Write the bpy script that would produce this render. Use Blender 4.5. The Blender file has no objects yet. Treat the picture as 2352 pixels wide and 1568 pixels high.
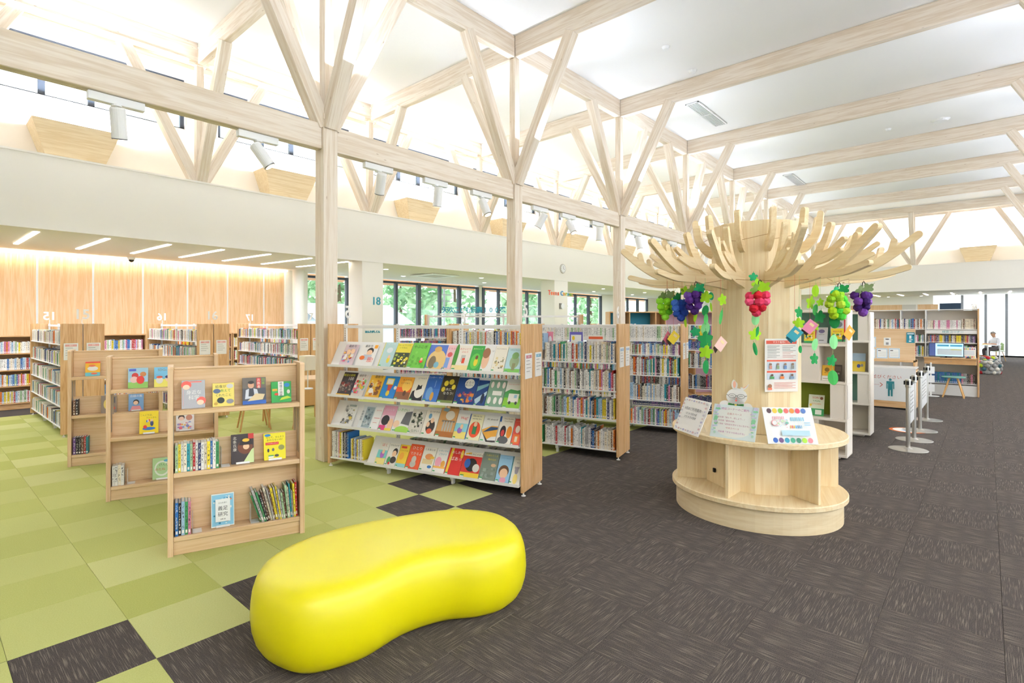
import bpy, math, random
from mathutils import Vector, Matrix
R = math.radians
rnd = random.Random(7)
scene = bpy.context.scene
COL = scene.collection

# ---------------------------------------------------------------- camera
CF, CPX, CPY, CA, CH = 1236.26, 1105.06, 742.5, .7549, 1.625      # focal px, principal point, heading, eye height
ca, sa = math.cos(CA), math.sin(CA)
cam_d = bpy.data.cameras.new('camera')
cam_d.sensor_width = 36.0
cam_d.lens = CF / 2352 * 36.0
cam_d.shift_x = (1176 - CPX) / 2352
cam_d.shift_y = -(784 - CPY) / 2352
cam_d.clip_start = .05
cam_d.clip_end = 300
cam = bpy.data.objects.new('camera', cam_d)
COL.objects.link(cam)
cam.location = (0, 0, CH)
cam.rotation_euler = (R(90), 0, CA - R(90))
scene.camera = cam

# ---------------------------------------------------------------- world, exposure
W = bpy.data.worlds.new('sky')
scene.world = W
W.use_nodes = True
bg = W.node_tree.nodes['Background']
bg.inputs[0].default_value = (.86, .94, 1.0, 1)
bg.inputs[1].default_value = 2.6
vs = scene.view_settings
vs.view_transform = 'Standard'
vs.look = 'None'
vs.exposure = 0.55
vs.gamma = 1.0
vs.use_curve_mapping = False
LAMP = 1.2                                                          # one dial for all the lamps of the hall


# ---------------------------------------------------------------- photo pixel -> place (a pixel is only a direction)
def ray(px, py):
    X = (px - CPX) / CF
    return Vector((ca + X * sa, sa - X * ca, -(py - CPY) / CF))


def at_z(px, py, z=0.0):
    r = ray(px, py)
    return Vector((0, 0, CH)) + r * ((z - CH) / r.z)


def at_y(px, py, y):
    r = ray(px, py)
    return Vector((0, 0, CH)) + r * (y / r.y)


def at_x(px, py, x):
    r = ray(px, py)
    return Vector((0, 0, CH)) + r * (x / r.x)


def at_d(px, py, d):
    return Vector((0, 0, CH)) + ray(px, py) * d


def to_px(p):
    d = p[0] * ca + p[1] * sa
    return CPX + CF * (p[0] * sa - p[1] * ca) / d, CPY - CF * (p[2] - CH) / d, d


# ---------------------------------------------------------------- colour
def lin(c):
    return c / 12.92 if c <= .04045 else ((c + .055) / 1.055) ** 2.4


def hx(s, a=1.0):
    s = s.lstrip('#')
    if len(s) == 3:
        s = ''.join(k * 2 for k in s)
    return tuple(lin(int(s[i:i + 2], 16) / 255) for i in (0, 2, 4)) + (a,)


# ---------------------------------------------------------------- mesh collector
class MB:
    def __init__(s):
        s.v, s.f, s.m, s.c, s.uv = [], [], [], [], []

    def add(s, vs, fs, mat=0, col=None, M=None, uvs=None):
        o = len(s.v)
        if M is not None:
            vs = [M @ Vector(p) for p in vs]
        s.v += [tuple(p) for p in vs]
        for i, q in enumerate(fs):
            s.f.append([o + k for k in q])
            s.m.append(mat)
            s.c.append(col or (1, 1, 1, 1))
            s.uv.append(uvs[i] if uvs else None)
        return s

    def box(s, x0, x1, y0, y1, z0, z1, mat=0, col=None, M=None):
        return s.add([(x0, y0, z0), (x1, y0, z0), (x1, y1, z0), (x0, y1, z0),
                      (x0, y0, z1), (x1, y0, z1), (x1, y1, z1), (x0, y1, z1)],
                     [(0, 3, 2, 1), (4, 5, 6, 7), (0, 1, 5, 4), (1, 2, 6, 5), (2, 3, 7, 6), (3, 0, 4, 7)], mat, col, M)

    def bbox(s, x0, x1, y0, y1, z0, z1, b=.004, mat=0, col=None, M=None):
        """box with chamfered edges"""
        b = min(b, (x1 - x0) / 2.01, (y1 - y0) / 2.01, (z1 - z0) / 2.01)
        X, Y, Z = (x0, x1), (y0, y1), (z0, z1)
        vs, idx = [], {}
        for i in (0, 1):
            for j in (0, 1):
                for k in (0, 1):
                    sx, sy, sz = (b, -b)[i], (b, -b)[j], (b, -b)[k]
                    for ax in range(3):
                        p = [X[i] + sx, Y[j] + sy, Z[k] + sz]
                        p[ax] = (X[i], Y[j], Z[k])[ax]
                        idx[i, j, k, ax] = len(vs)
                        vs.append(tuple(p))
        fs = []
        I = idx
        for e in (0, 1):
            q = [I[e, 0, 0, 0], I[e, 1, 0, 0], I[e, 1, 1, 0], I[e, 0, 1, 0]]
            fs.append(q if e else q[::-1])
            q = [I[0, e, 0, 1], I[1, e, 0, 1], I[1, e, 1, 1], I[0, e, 1, 1]]
            fs.append(q[::-1] if e else q)
            q = [I[0, 0, e, 2], I[1, 0, e, 2], I[1, 1, e, 2], I[0, 1, e, 2]]
            fs.append(q if e else q[::-1])
        for p in (0, 1):
            for q in (0, 1):
                fs.append([I[p, q, 0, 0], I[p, q, 1, 0], I[p, q, 1, 1], I[p, q, 0, 1]])
                fs.append([I[p, 0, q, 0], I[p, 1, q, 0], I[p, 1, q, 2], I[p, 0, q, 2]])
                fs.append([I[0, p, q, 1], I[1, p, q, 1], I[1, p, q, 2], I[0, p, q, 2]])
        for i in (0, 1):
            for j in (0, 1):
                for k in (0, 1):
                    fs.append([I[i, j, k, 0], I[i, j, k, 1], I[i, j, k, 2]])
        cx = Vector(((x0 + x1) / 2, (y0 + y1) / 2, (z0 + z1) / 2))
        out = []
        for q in fs:
            P = [Vector(vs[k]) for k in q]
            n = (P[1] - P[0]).cross(P[2] - P[0])
            out.append(q if n.dot(sum(P, Vector()) / len(P) - cx) > 0 else q[::-1])
        return s.add(vs, out, mat, col, M)

    def bar(s, a, b, w, t, up=(0, 0, 1), mat=0, col=None, ext=0.0):
        """square bar from a to b: w across, t along 'up'"""
        a, b = Vector(a), Vector(b)
        d = (b - a).normalized()
        a, b = a - d * ext, b + d * ext
        u = Vector(up)
        if abs(d.dot(u)) > .99:
            u = Vector((1, 0, 0))
        x = d.cross(u).normalized()
        y = x.cross(d).normalized()
        vs = [p + x * (i * w / 2) + y * (j * t / 2) for p in (a, b) for i, j in ((-1, -1), (1, -1), (1, 1), (-1, 1))]
        return s.add(vs, [(0, 3, 2, 1)[::-1], (4, 5, 6, 7)[::-1], (0, 1, 5, 4)[::-1], (1, 2, 6, 5)[::-1], (2, 3, 7, 6)[::-1], (3, 0, 4, 7)[::-1]], mat, col)

    def prism(s, pts, h0, h1, M=None, mat=0, col=None, side_col=None):
        """polygon in xy (ccw) extruded in z from h0 to h1"""
        n = len(pts)
        vs = [(x, y, h0) for x, y in pts] + [(x, y, h1) for x, y in pts]
        s.add(vs, [list(range(n))[::-1], list(range(n, 2 * n))], mat, col, M)
        o = len(s.v) - 2 * n
        for i in range(n):
            j = (i + 1) % n
            s.f.append([o + i, o + j, o + n + j, o + n + i])
            s.m.append(mat)
            s.c.append(side_col or col or (1, 1, 1, 1))
            s.uv.append(None)
        return s

    def lathe(s, prof, n=24, M=None, mat=0, col=None):
        """prof: (r, z) from bottom to top"""
        vs, fs = [], []
        for r, z in prof:
            for k in range(n):
                t = 2 * math.pi * k / n
                vs.append((r * math.cos(t), r * math.sin(t), z))
        for i in range(len(prof) - 1):
            for k in range(n):
                j = (k + 1) % n
                fs.append((i * n + k, i * n + j, (i + 1) * n + j, (i + 1) * n + k))
        fs.append(list(range(n))[::-1])
        o = (len(prof) - 1) * n
        fs.append(list(range(o, o + n)))
        return s.add(vs, fs, mat, col, M)

    def tube(s, pts, r, n=8, mat=0, col=None, caps=True):
        pts = [Vector(p) for p in pts]
        rr = r if isinstance(r, (list, tuple)) else [r] * len(pts)
        vs, fs = [], []
        d0 = (pts[1] - pts[0]).normalized()
        u = Vector((0, 0, 1)) if abs(d0.z) < .9 else Vector((1, 0, 0))
        for i, p in enumerate(pts):
            d = (pts[min(i + 1, len(pts) - 1)] - pts[max(i - 1, 0)]).normalized()
            x = d.cross(u).normalized()
            y = x.cross(d)
            u = y
            for k in range(n):
                t = 2 * math.pi * k / n
                vs.append(p + (x * math.cos(t) + y * math.sin(t)) * rr[i])
        for i in range(len(pts) - 1):
            for k in range(n):
                j = (k + 1) % n
                fs.append((i * n + j, i * n + k, (i + 1) * n + k, (i + 1) * n + j))
        if caps:
            fs.append(list(range(n)))
            o = (len(pts) - 1) * n
            fs.append(list(range(o, o + n))[::-1])
        return s.add(vs, fs, mat, col)

    def mesh(s, me, M=None, mat=0, col=None):
        return s.add([v.co for v in me.vertices], [list(p.vertices) for p in me.polygons], mat, col, M)

    def build_mesh(s, name, mats, smooth=False):
        me = bpy.data.meshes.new(name)
        me.from_pydata(s.v, [], s.f)
        if not isinstance(mats, (list, tuple)):
            mats = [mats]
        for m in mats:
            me.materials.append(MAT[m])
        me.polygons.foreach_set('material_index', s.m)
        if any(c != (1, 1, 1, 1) for c in s.c):
            at = me.color_attributes.new('Col', 'FLOAT_COLOR', 'CORNER')
            flat = []
            for p, c in zip(s.f, s.c):
                flat += list(c) * len(p)
            at.data.foreach_set('color', flat)
        if any(u for u in s.uv):
            ul = me.uv_layers.new(name='UV')
            flat = []
            for p, u in zip(s.f, s.uv):
                for k in range(len(p)):
                    flat += list(u[k]) if u else [0, 0]
            ul.data.foreach_set('uv', flat)
        if smooth:
            me.polygons.foreach_set('use_smooth', [True] * len(me.polygons))
        me.update()
        return me

    def build(s, name, mats, parent=None, smooth=False, loc=None, rot=None, kind=None, label=None):
        return put(name, s.build_mesh(name, mats, smooth), parent, loc, rot, kind, label)


def put(name, me, parent=None, loc=None, rot=None, kind=None, label=None):
    o = bpy.data.objects.new(name, me)
    COL.objects.link(o)
    if parent is not None:
        o.parent = parent
    if loc is not None:
        o.location = loc
    if rot is not None:
        o.rotation_euler = rot
    if kind:
        o['kind'] = kind
    if label:
        o['label'] = label
    return o


def tag(o, label, cat, group=None, kind=None):
    o['label'] = label
    o['category'] = cat
    if group:
        o['group'] = group
    if kind:
        o['kind'] = kind
    return o


def thing(name, label, cat, loc=(0, 0, 0), rz=0.0, group=None):
    o = bpy.data.objects.new(name, None)
    COL.objects.link(o)
    o.empty_display_size = .1
    o.location = loc
    o.rotation_euler = (0, 0, rz)
    return tag(o, label, cat, group)


def struct(name, mb, mat, parent=None, label=None, **k):
    return mb.build(name, mat, parent, kind='structure', label=label, **k)


def copy_tree(o, parent=None):
    c = o.copy()
    COL.objects.link(c)
    c.parent = parent
    for ch in list(o.children):
        copy_tree(ch, c)
    return c


_tc = {}


def text_me(body, size=1.0, extrude=0.0, align='CENTER', res=2, bold=0.0):
    k = (body, size, extrude, align, res, bold)
    if k not in _tc:
        c = bpy.data.curves.new('txt', 'FONT')
        c.body = body
        c.size = size
        c.extrude = extrude
        c.offset = bold
        c.resolution_u = res
        c.align_x = align
        c.align_y = 'CENTER'
        o = bpy.data.objects.new('txt', c)
        COL.objects.link(o)
        dg = bpy.context.evaluated_depsgraph_get()
        me = bpy.data.meshes.new_from_object(o.evaluated_get(dg))
        bpy.data.objects.remove(o)
        bpy.data.curves.remove(c)
        _tc[k] = me
    return _tc[k]


# ---------------------------------------------------------------- materials
MAT = {}


def mat(name, col, rough=.5, spec=.5, metal=0.0, **k):
    m = bpy.data.materials.new(name)
    m.use_nodes = True
    b = m.node_tree.nodes['Principled BSDF']
    if isinstance(col, str):
        col = hx(col)
    b.inputs['Base Color'].default_value = col
    b.inputs['Roughness'].default_value = rough
    b.inputs['Specular IOR Level'].default_value = spec
    b.inputs['Metallic'].default_value = metal
    for kk, v in k.items():
        b.inputs[kk].default_value = v
    MAT[name] = m
    return m, m.node_tree, b


def nd(t, typ, **k):
    n = t.nodes.new(typ)
    for a, v in k.items():
        setattr(n, a, v)
    return n


def ramp(t, fac, stops):
    r = nd(t, 'ShaderNodeValToRGB')
    e = r.color_ramp.elements
    while len(e) < len(stops):
        e.new(.5)
    for k, (p, c) in zip(e, stops):
        k.position = p
        k.color = hx(c) if isinstance(c, str) else c
    t.links.new(fac, r.inputs[0])
    return r.outputs[0]


def wood(name, light, dark, rough=.45, scale=1.0, grain_axis='z', knots=False, bump=.05, figure=.5):
    """plain or figured timber; the grain runs along one local axis, shifted per object"""
    m, t, b = mat(name, light, rough, .35)
    tc = nd(t, 'ShaderNodeTexCoord')
    oi = nd(t, 'ShaderNodeObjectInfo')
    off = nd(t, 'ShaderNodeVectorMath', operation='SCALE')
    off.inputs[0].default_value = (37, 19, 53)
    t.links.new(oi.outputs['Random'], off.inputs['Scale'])
    ad = nd(t, 'ShaderNodeVectorMath', operation='ADD')
    t.links.new(tc.outputs['Object'], ad.inputs[0])
    t.links.new(off.outputs[0], ad.inputs[1])
    mp = nd(t, 'ShaderNodeMapping')
    s = {'x': (.35, 7, 7), 'y': (7, .35, 7), 'z': (7, 7, .35), 'r': (.8, .8, 8)}[grain_axis]
    mp.inputs['Scale'].default_value = [k * scale for k in s]
    t.links.new(ad.outputs[0], mp.inputs[0])
    n1 = nd(t, 'ShaderNodeTexNoise')
    n1.inputs['Scale'].default_value = 1.0
    n1.inputs['Detail'].default_value = 3
    n1.inputs['Distortion'].default_value = figure
    t.links.new(mp.outputs[0], n1.inputs[0])
    wv = nd(t, 'ShaderNodeMath', operation='MULTIPLY')
    wv.inputs[1].default_value = 26
    t.links.new(n1.outputs[0], wv.inputs[0])
    sn = nd(t, 'ShaderNodeMath', operation='SINE')
    t.links.new(wv.outputs[0], sn.inputs[0])
    n2 = nd(t, 'ShaderNodeTexNoise')
    n2.inputs['Scale'].default_value = 9.0
    n2.inputs['Detail'].default_value = 2
    t.links.new(mp.outputs[0], n2.inputs[0])
    mx = nd(t, 'ShaderNodeMath', operation='MULTIPLY_ADD')
    mx.inputs[1].default_value = .22
    t.links.new(sn.outputs[0], mx.inputs[0])
    t.links.new(n2.outputs[0], mx.inputs[2])
    c = ramp(t, mx.outputs[0], [(.2, dark), (.75, light)])
    t.links.new(c, b.inputs['Base Color'])
    if knots:
        vo = nd(t, 'ShaderNodeTexVoronoi')
        mp2 = nd(t, 'ShaderNodeMapping')
        mp2.inputs['Scale'].default_value = [k * .55 for k in {'x': (1, 5, 5), 'y': (5, 1, 5), 'z': (5, 5, 1)}[grain_axis]]
        t.links.new(ad.outputs[0], mp2.inputs[0])
        t.links.new(mp2.outputs[0], vo.inputs[0])
        k = ramp(t, vo.outputs['Distance'], [(.03, knots), (.075, (1, 1, 1, 1))])
        mm = nd(t, 'ShaderNodeMix', data_type='RGBA', blend_type='MULTIPLY')
        mm.inputs[0].default_value = .8
        t.links.new(c, mm.inputs[6])
        t.links.new(k, mm.inputs[7])
        t.links.new(mm.outputs[2], b.inputs['Base Color'])
    return m


for ax in 'xyz':
    wood('timber_' + ax, '#ede1d0', '#dccab2', .6, 1.3, ax, knots='#a98b70', figure=.35)      # whitewashed roof timber
    wood('oak_' + ax, '#dcb483', '#c2935c', .42, 2.2, ax, figure=.9)                            # shelf end panels
    wood('stand_' + ax, '#e4c59d', '#d9b588', .42, 1.6, ax, figure=1.4)                         # low book stands
    wood('ply_' + ax, '#f3dfb6', '#e9cf9f', .45, 1.3, ax, figure=.8)                            # tree and round table
wood('wall_wood', '#e3be94', '#d6ab7b', .5, 1.6, 'z', figure=.3)
wood('ply_round', '#efdcb6', '#e6cfa4', .45, 1.3, 'r', figure=.3)
wood('box_wood', '#e6d3ae', '#d9c195', .5, 2.0, 'x', figure=.3)

mat('white_wall', '#f3efe6', .75, .2)
mat('cream_wall', '#f5ecdd', .75, .2)
mat('ceiling_white', '#f6f4f0', .8, .2)
mat('soffit_white', '#efe9df', .8, .2)
mat('white_steel', '#f0eeea', .35, .5)
mat('cream_laminate', '#efe6d8', .4, .4)
mat('white_plastic', '#f2f2f0', .3, .5)
mat('paper', '#f7f5f0', .6, .3)
mat('clear_film', '#ffffff', .08, .6, Alpha=.18)
mat('dark_frame', '#3d444d', .4, .5)
mat('grey_metal', '#8c8f91', .35, .5, .8)
mat('chrome', '#c9c6bf', .28, .5, .9)
mat('black', '#1b1a1a', .5, .4)
mat('slot_grey', '#8b8780', .6, .3)
mat('grey_panel', '#c9c4ba', .6, .3)
mat('navy', '#35465a', .6, .3)
mat('teal_panel', '#2f88a6', .6, .3)
mat('pink_panel', '#c9a7ba', .6, .3)
mat('green_panel', '#7fb0a2', .6, .3)
mat('moss_panel', '#8a9a2e', .6, .3)
mat('teal_letter', '#2f97a8', .5, .4)
mat('number_white', '#f1eee8', .4, .4)
mat('number_wire', '#cfc7ba', .5, .4)
mat('linen', '#efe6d2', .8, .2)
mat('chair_wood', '#c89a5e', .5, .4)
mat('seat_green', '#b9c79a', .6, .3)
mat('seat_grey', '#8d8d8a', .8, .2)
mat('skin', '#c99a7c', .55, .3)
mat('shirt', '#eeedf0', .8, .2)
mat('trousers', '#5f5757', .85, .2)
mat('hair_grey', '#9b948b', .8, .2)
mat('eave_wood', '#cf9a72', .7, .2)
mat('house_white', '#e9edf0', .8, .2)
mat('roof_grey', '#cfd8de', .6, .3)
mat('bark', '#6b5a49', .9, .1)
mat('thread', '#d4703a', .8, .1)
mat('thread_green', '#b9d68c', .8, .1)
mat('twine', '#b48a58', .9, .1)
mat('hook_black', '#26221f', .5, .3)

m, t, b = mat('glass', '#ffffff', .02, .5)
t.nodes.remove(b)
tr = nd(t, 'ShaderNodeBsdfTransparent')
tr.inputs[0].default_value = (.95, .98, .97, 1)
gl = nd(t, 'ShaderNodeBsdfGlossy')
gl.inputs['Roughness'].default_value = .02
mx = nd(t, 'ShaderNodeMixShader')
mx.inputs[0].default_value = .06
t.links.new(tr.outputs[0], mx.inputs[1])
t.links.new(gl.outputs[0], mx.inputs[2])
t.links.new(mx.outputs[0], t.nodes['Material Output'].inputs[0])


def emit(name, col, s):
    m, t, b = mat(name, col, .5)
    b.inputs['Emission Color'].default_value = hx(col)
    b.inputs['Emission Strength'].default_value = s


emit('led', '#fff6e8', 6)
emit('downlight', '#fff8ee', 8)
emit('lamp_face', '#ffd9a8', 2.5)
emit('screen_blue', '#a9d6ee', .75)

# print and paper colours come from the mesh
m, t, b = mat('print', '#ffffff', .45, .35)
at = nd(t, 'ShaderNodeVertexColor', layer_name='Col')
t.links.new(at.outputs[0], b.inputs['Base Color'])
m, t, b = mat('paper_leaf', '#ffffff', .7, .2)
at = nd(t, 'ShaderNodeVertexColor', layer_name='Col')
t.links.new(at.outputs[0], b.inputs['Base Color'])


def book_mat(name, per_object):
    """spine colour from the object or the mesh; lettering as small dark and pale marks running down the spine"""
    m, t, b = mat(name, '#ffffff', .45, .3)
    if per_object:
        src = nd(t, 'ShaderNodeObjectInfo').outputs['Color']
    else:
        src = nd(t, 'ShaderNodeVertexColor', layer_name='Col').outputs[0]
    uv = nd(t, 'ShaderNodeUVMap', uv_map='UV')
    sp = nd(t, 'ShaderNodeSeparateXYZ')
    t.links.new(uv.outputs[0], sp.inputs[0])
    geo = nd(t, 'ShaderNodeNewGeometry')
    mp = nd(t, 'ShaderNodeMapping')
    mp.inputs['Scale'].default_value = (160, 160, 75)
    t.links.new(geo.outputs['Position'], mp.inputs[0])
    n = nd(t, 'ShaderNodeTexNoise')
    n.inputs['Scale'].default_value = 1
    n.inputs['Detail'].default_value = 1
    t.links.new(mp.outputs[0], n.inputs[0])
    letters = ramp(t, n.outputs[0], [(.53, (0, 0, 0, 1)), (.58, (1, 1, 1, 1))])
    # u: 0..1 across the spine, v: 0..1 up; text sits in the middle band
    bu = ramp(t, sp.outputs[0], [(.18, (0, 0, 0, 1)), (.24, (1, 1, 1, 1)), (.76, (1, 1, 1, 1)), (.82, (0, 0, 0, 1))])
    bv = ramp(t, sp.outputs[1], [(.20, (0, 0, 0, 1)), (.22, (1, 1, 1, 1)), (.92, (1, 1, 1, 1)), (.94, (0, 0, 0, 1))])
    m1 = nd(t, 'ShaderNodeMath', operation='MULTIPLY')
    m2 = nd(t, 'ShaderNodeMath', operation='MULTIPLY')
    t.links.new(letters, m1.inputs[0])
    t.links.new(bu, m1.inputs[1])
    t.links.new(m1.outputs[0], m2.inputs[0])
    t.links.new(bv, m2.inputs[1])
    # ink: dark on pale spines, pale on dark ones
    bw = nd(t, 'ShaderNodeRGBToBW')
    t.links.new(src, bw.inputs[0])
    ink = ramp(t, bw.outputs[0], [(.12, '#e8e2d4'), (.2, '#3a3436')])
    mixk = nd(t, 'ShaderNodeMath', operation='MULTIPLY')
    mixk.inputs[1].default_value = .85
    t.links.new(m2.outputs[0], mixk.inputs[0])
    mm = nd(t, 'ShaderNodeMix', data_type='RGBA')
    t.links.new(mixk.outputs[0], mm.inputs[0])
    t.links.new(src, mm.inputs[6])
    t.links.new(ink, mm.inputs[7])
    # classification sticker at the foot of the spine
    st = ramp(t, sp.outputs[1], [(.055, (0, 0, 0, 1)), (.06, (1, 1, 1, 1)), (.15, (1, 1, 1, 1)), (.155, (0, 0, 0, 1))])
    sk = nd(t, 'ShaderNodeMath', operation='MULTIPLY')
    t.links.new(st, sk.inputs[0])
    t.links.new(bu, sk.inputs[1])
    m3 = nd(t, 'ShaderNodeMix', data_type='RGBA')
    t.links.new(sk.outputs[0], m3.inputs[0])
    t.links.new(mm.outputs[2], m3.inputs[6])
    m3.inputs[7].default_value = hx('#f2ece4')
    t.links.new(m3.outputs[2], b.inputs['Base Color'])


book_mat('book_spine', True)
book_mat('book_spines', False)

# carpets: position in the hall drives the pile, so no two tiles repeat
for i, (c0, c1) in enumerate((('#bbbd74', '#acb064'), ('#c1c37e', '#b4b76e'), ('#c8c98a', '#bbbd7a'), ('#b5b76b', '#a6aa5c'))):
    m, t, b = mat('carpet_green_%d' % i, c0, .95, .05)
    g = nd(t, 'ShaderNodeNewGeometry')
    n = nd(t, 'ShaderNodeTexNoise')
    n.inputs['Scale'].default_value = 170
    n.inputs['Detail'].default_value = 2
    t.links.new(g.outputs['Position'], n.inputs[0])
    t.links.new(ramp(t, n.outputs[0], [(.3, c1), (.7, c0)]), b.inputs['Base Color'])
for ax, sc in (('x', (7, 260, 1)), ('y', (260, 7, 1))):
    m, t, b = mat('carpet_dark_' + ax, '#4a4440', .95, .05)
    g = nd(t, 'ShaderNodeNewGeometry')
    mp = nd(t, 'ShaderNodeMapping')
    mp.inputs['Scale'].default_value = sc
    t.links.new(g.outputs['Position'], mp.inputs[0])
    n = nd(t, 'ShaderNodeTexNoise')
    n.inputs['Scale'].default_value = 1
    n.inputs['Detail'].default_value = 1
    t.links.new(mp.outputs[0], n.inputs[0])
    n2 = nd(t, 'ShaderNodeTexNoise')
    n2.inputs['Scale'].default_value = 260
    n2.inputs['Detail'].default_value = 1
    t.links.new(g.outputs['Position'], n2.inputs[0])
    base = ramp(t, n2.outputs[0], [(.35, '#3e3936'), (.65, '#59514c')])
    ln = ramp(t, n.outputs[0], [(.55, (0, 0, 0, 1)), (.68, (1, 1, 1, 1))])
    mm = nd(t, 'ShaderNodeMix', data_type='RGBA')
    mul = nd(t, 'ShaderNodeMath', operation='MULTIPLY')
    mul.inputs[1].default_value = .5
    t.links.new(ln, mul.inputs[0])
    t.links.new(mul.outputs[0], mm.inputs[0])
    t.links.new(base, mm.inputs[6])
    mm.inputs[7].default_value = hx('#948a78')
    t.links.new(mm.outputs[2], b.inputs['Base Color'])
mat('carpet_under', '#55504b', .95, .05)

m, t, b = mat('yellow_vinyl', '#e6d900', .36, .5)
b.inputs['Coat Weight'].default_value = .3
b.inputs['Coat Roughness'].default_value = .4
n = nd(t, 'ShaderNodeTexNoise')
n.inputs['Scale'].default_value = 420
bp = nd(t, 'ShaderNodeBump')
bp.inputs['Strength'].default_value = .06
t.links.new(n.outputs[0], bp.inputs['Height'])
t.links.new(bp.outputs[0], b.inputs['Normal'])

m, t, b = mat('foliage', '#5f9a55', .8, .1)
g = nd(t, 'ShaderNodeNewGeometry')
n = nd(t, 'ShaderNodeTexNoise')
n.inputs['Scale'].default_value = 1.3
t.links.new(g.outputs['Position'], n.inputs[0])
t.links.new(ramp(t, n.outputs[0], [(.35, '#7fae7f'), (.65, '#c4dcb4')]), b.inputs['Base Color'])


def area(name, loc, rot, sx, sy, power, col='#dbe7ff'):
    l = bpy.data.lights.new(name, 'AREA')
    l.shape = 'RECTANGLE'
    l.size, l.size_y = sx, sy
    l.energy = power * LAMP
    l.color = hx(col)[:3]
    o = bpy.data.objects.new(name, l)
    COL.objects.link(o)
    o.location = loc
    o.rotation_euler = rot
    return o
# ================================================================ THE HALL
CX0, CS = 3.42, 3.51                                   # first column in view and the bay
YC, YR, YV, YF = 5.755, -1.52, 9.88, 9.72              # column row, opposite row, strut row on the ledge, fascia face
ZT0, ZT1, ZR, ZC = 3.676, 3.974, 6.03, 6.38            # tie beam, rafter underside, ceiling
XE = 28.45                                             # fascia of the far end
colx = lambda n: CX0 + CS * n

# ---------------------------------------------------------------- floor of carpet tiles
TS, TU, TV = .5, 1.6467, 6.8783
fl = MB().box(-6, 37, -8, 15, -.05, -.006)
floor = struct('floor', fl, 'carpet_under', label='carpet tiled floor, green on one side and charcoal on the other')


def green(i, j):
    if (i, j) in ((5, 0), (4, -1), (-1, -2), (-1, -4)):
        return True
    if (i, j) in ((5, 1), (8, 1), (-1, -1), (11, 1)):
        return False
    jb = -9 if i < -1 else {-1: 0, 0: -1, 1: 0, 2: 0, 3: 0}.get(i, 1)
    return j >= jb


def tile_mat(i, j):
    if green(i, j):
        h = random.Random(i * 91 + j * 1013).random()
        return 'carpet_green_%d' % ((2 if h > .7 else 1) if (i + j) % 2 else (3 if h > .75 else 0))
    return 'carpet_dark_y' if (i + j) % 2 == 0 else 'carpet_dark_x'


tiles = []
for i in range(-5, 72):
    for j in range(-16, 18):
        x, y = (i + TU) * TS, (j + TV) * TS
        if x > 36 or y > 13.6 or y < -7:
            continue
        d = (x + .25) * ca + (y + .25) * sa
        a = -1
        if d > 1.0:
            px, py, _ = to_px((x + .25, y + .25, 0))
            if -150 < px < 2500 and py < 1720:
                a = 1 / d ** 3
        tiles.append((a, i, j, x, y))
tiles.sort(key=lambda q: -q[0])
_tm = {}


def tile_mesh(mn):
    if mn not in _tm:
        _tm[mn] = MB().bbox(.0006, .4994, .0006, .4994, -.006, 0, .0012).build_mesh('carpet_tile', mn)
    return _tm[mn]


for a, i, j, x, y in tiles[:300]:
    put('carpet_tile', tile_mesh(tile_mat(i, j)), floor, (x, y, 0))
rest = MB()
names = ['carpet_green_0', 'carpet_green_1', 'carpet_green_2', 'carpet_green_3', 'carpet_dark_x', 'carpet_dark_y']
for a, i, j, x, y in tiles[300:]:
    rest.add([(x + .001, y + .001, 0), (x + .499, y + .001, 0), (x + .499, y + .499, 0), (x + .001, y + .499, 0)], [(0, 1, 2, 3)], names.index(tile_mat(i, j)))
rest.build('carpet_tiles', names, floor, kind='stuff')

# ---------------------------------------------------------------- ceilings, fascias, walls
struct('ceiling', MB().box(-6, XE + 1.2, -7, 9.9, ZC, ZC + .2), 'ceiling_white', label='high flat white ceiling above the timber roof frame')
struct('ceiling_left_step', MB().box(-6, XE + 1.2, 9.9, 11.0, 6.2, 6.35), 'cream_wall')
so = MB().add([(-6, YF + .05, 2.965), (XE, YF + .05, 2.965), (XE + 9, 14.3, 3.06), (-6, 14.3, 3.06),
               (-6, YF + .05, 3.2), (XE, YF + .05, 3.2), (XE + 9, 14.3, 3.2), (-6, 14.3, 3.2)],
              [(0, 3, 2, 1)[::-1], (4, 5, 6, 7)[::-1], (0, 1, 5, 4), (1, 2, 6, 5), (2, 3, 7, 6), (3, 0, 4, 7)])
struct('ceiling_left_low', so, 'soffit_white', label='low soffit over the wall shelves')
so = MB().add([(XE + .05, -7, 2.965), (36.6, -7, 3.06), (36.6, 14.2, 3.06), (XE + .05, 9.9, 2.965),
               (XE + .05, -7, 3.19), (36.6, -7, 3.19), (36.6, 14.2, 3.19), (XE + .05, 9.9, 3.19)],
              [(0, 1, 2, 3), (4, 5, 6, 7), (0, 1, 5, 4), (1, 2, 6, 5), (2, 3, 7, 6), (3, 0, 4, 7)])
struct('ceiling_end_low', so, 'soffit_white', label='low soffit at the far end')
struct('wall_left_fascia', MB().box(-6, XE, YF, YF + .08, 2.965, 4.02).box(-6, XE, YF + .08, 11.0, 3.9, 4.02), 'white_wall', label='broad white fascia band along the hall')
struct('wall_end_fascia', MB().box(XE, XE + .08, -7, YF + .1, 2.965, 4.02).box(XE + .08, XE + 1.2, -7, YF + .1, 3.9, 4.02), 'white_wall', label='white fascia band across the far end')
# thin shadow joints that cap and foot the bands
struct('trim_1', MB().box(-6, XE, YF - .012, YF, 4.0, 4.03).box(-6, XE, YF - .012, YF, 2.955, 2.985), 'white_wall')
struct('trim_2', MB().box(XE - .012, XE, -7, YF, 4.0, 4.03).box(XE - .012, XE, -7, YF, 2.955, 2.985), 'white_wall')

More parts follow.
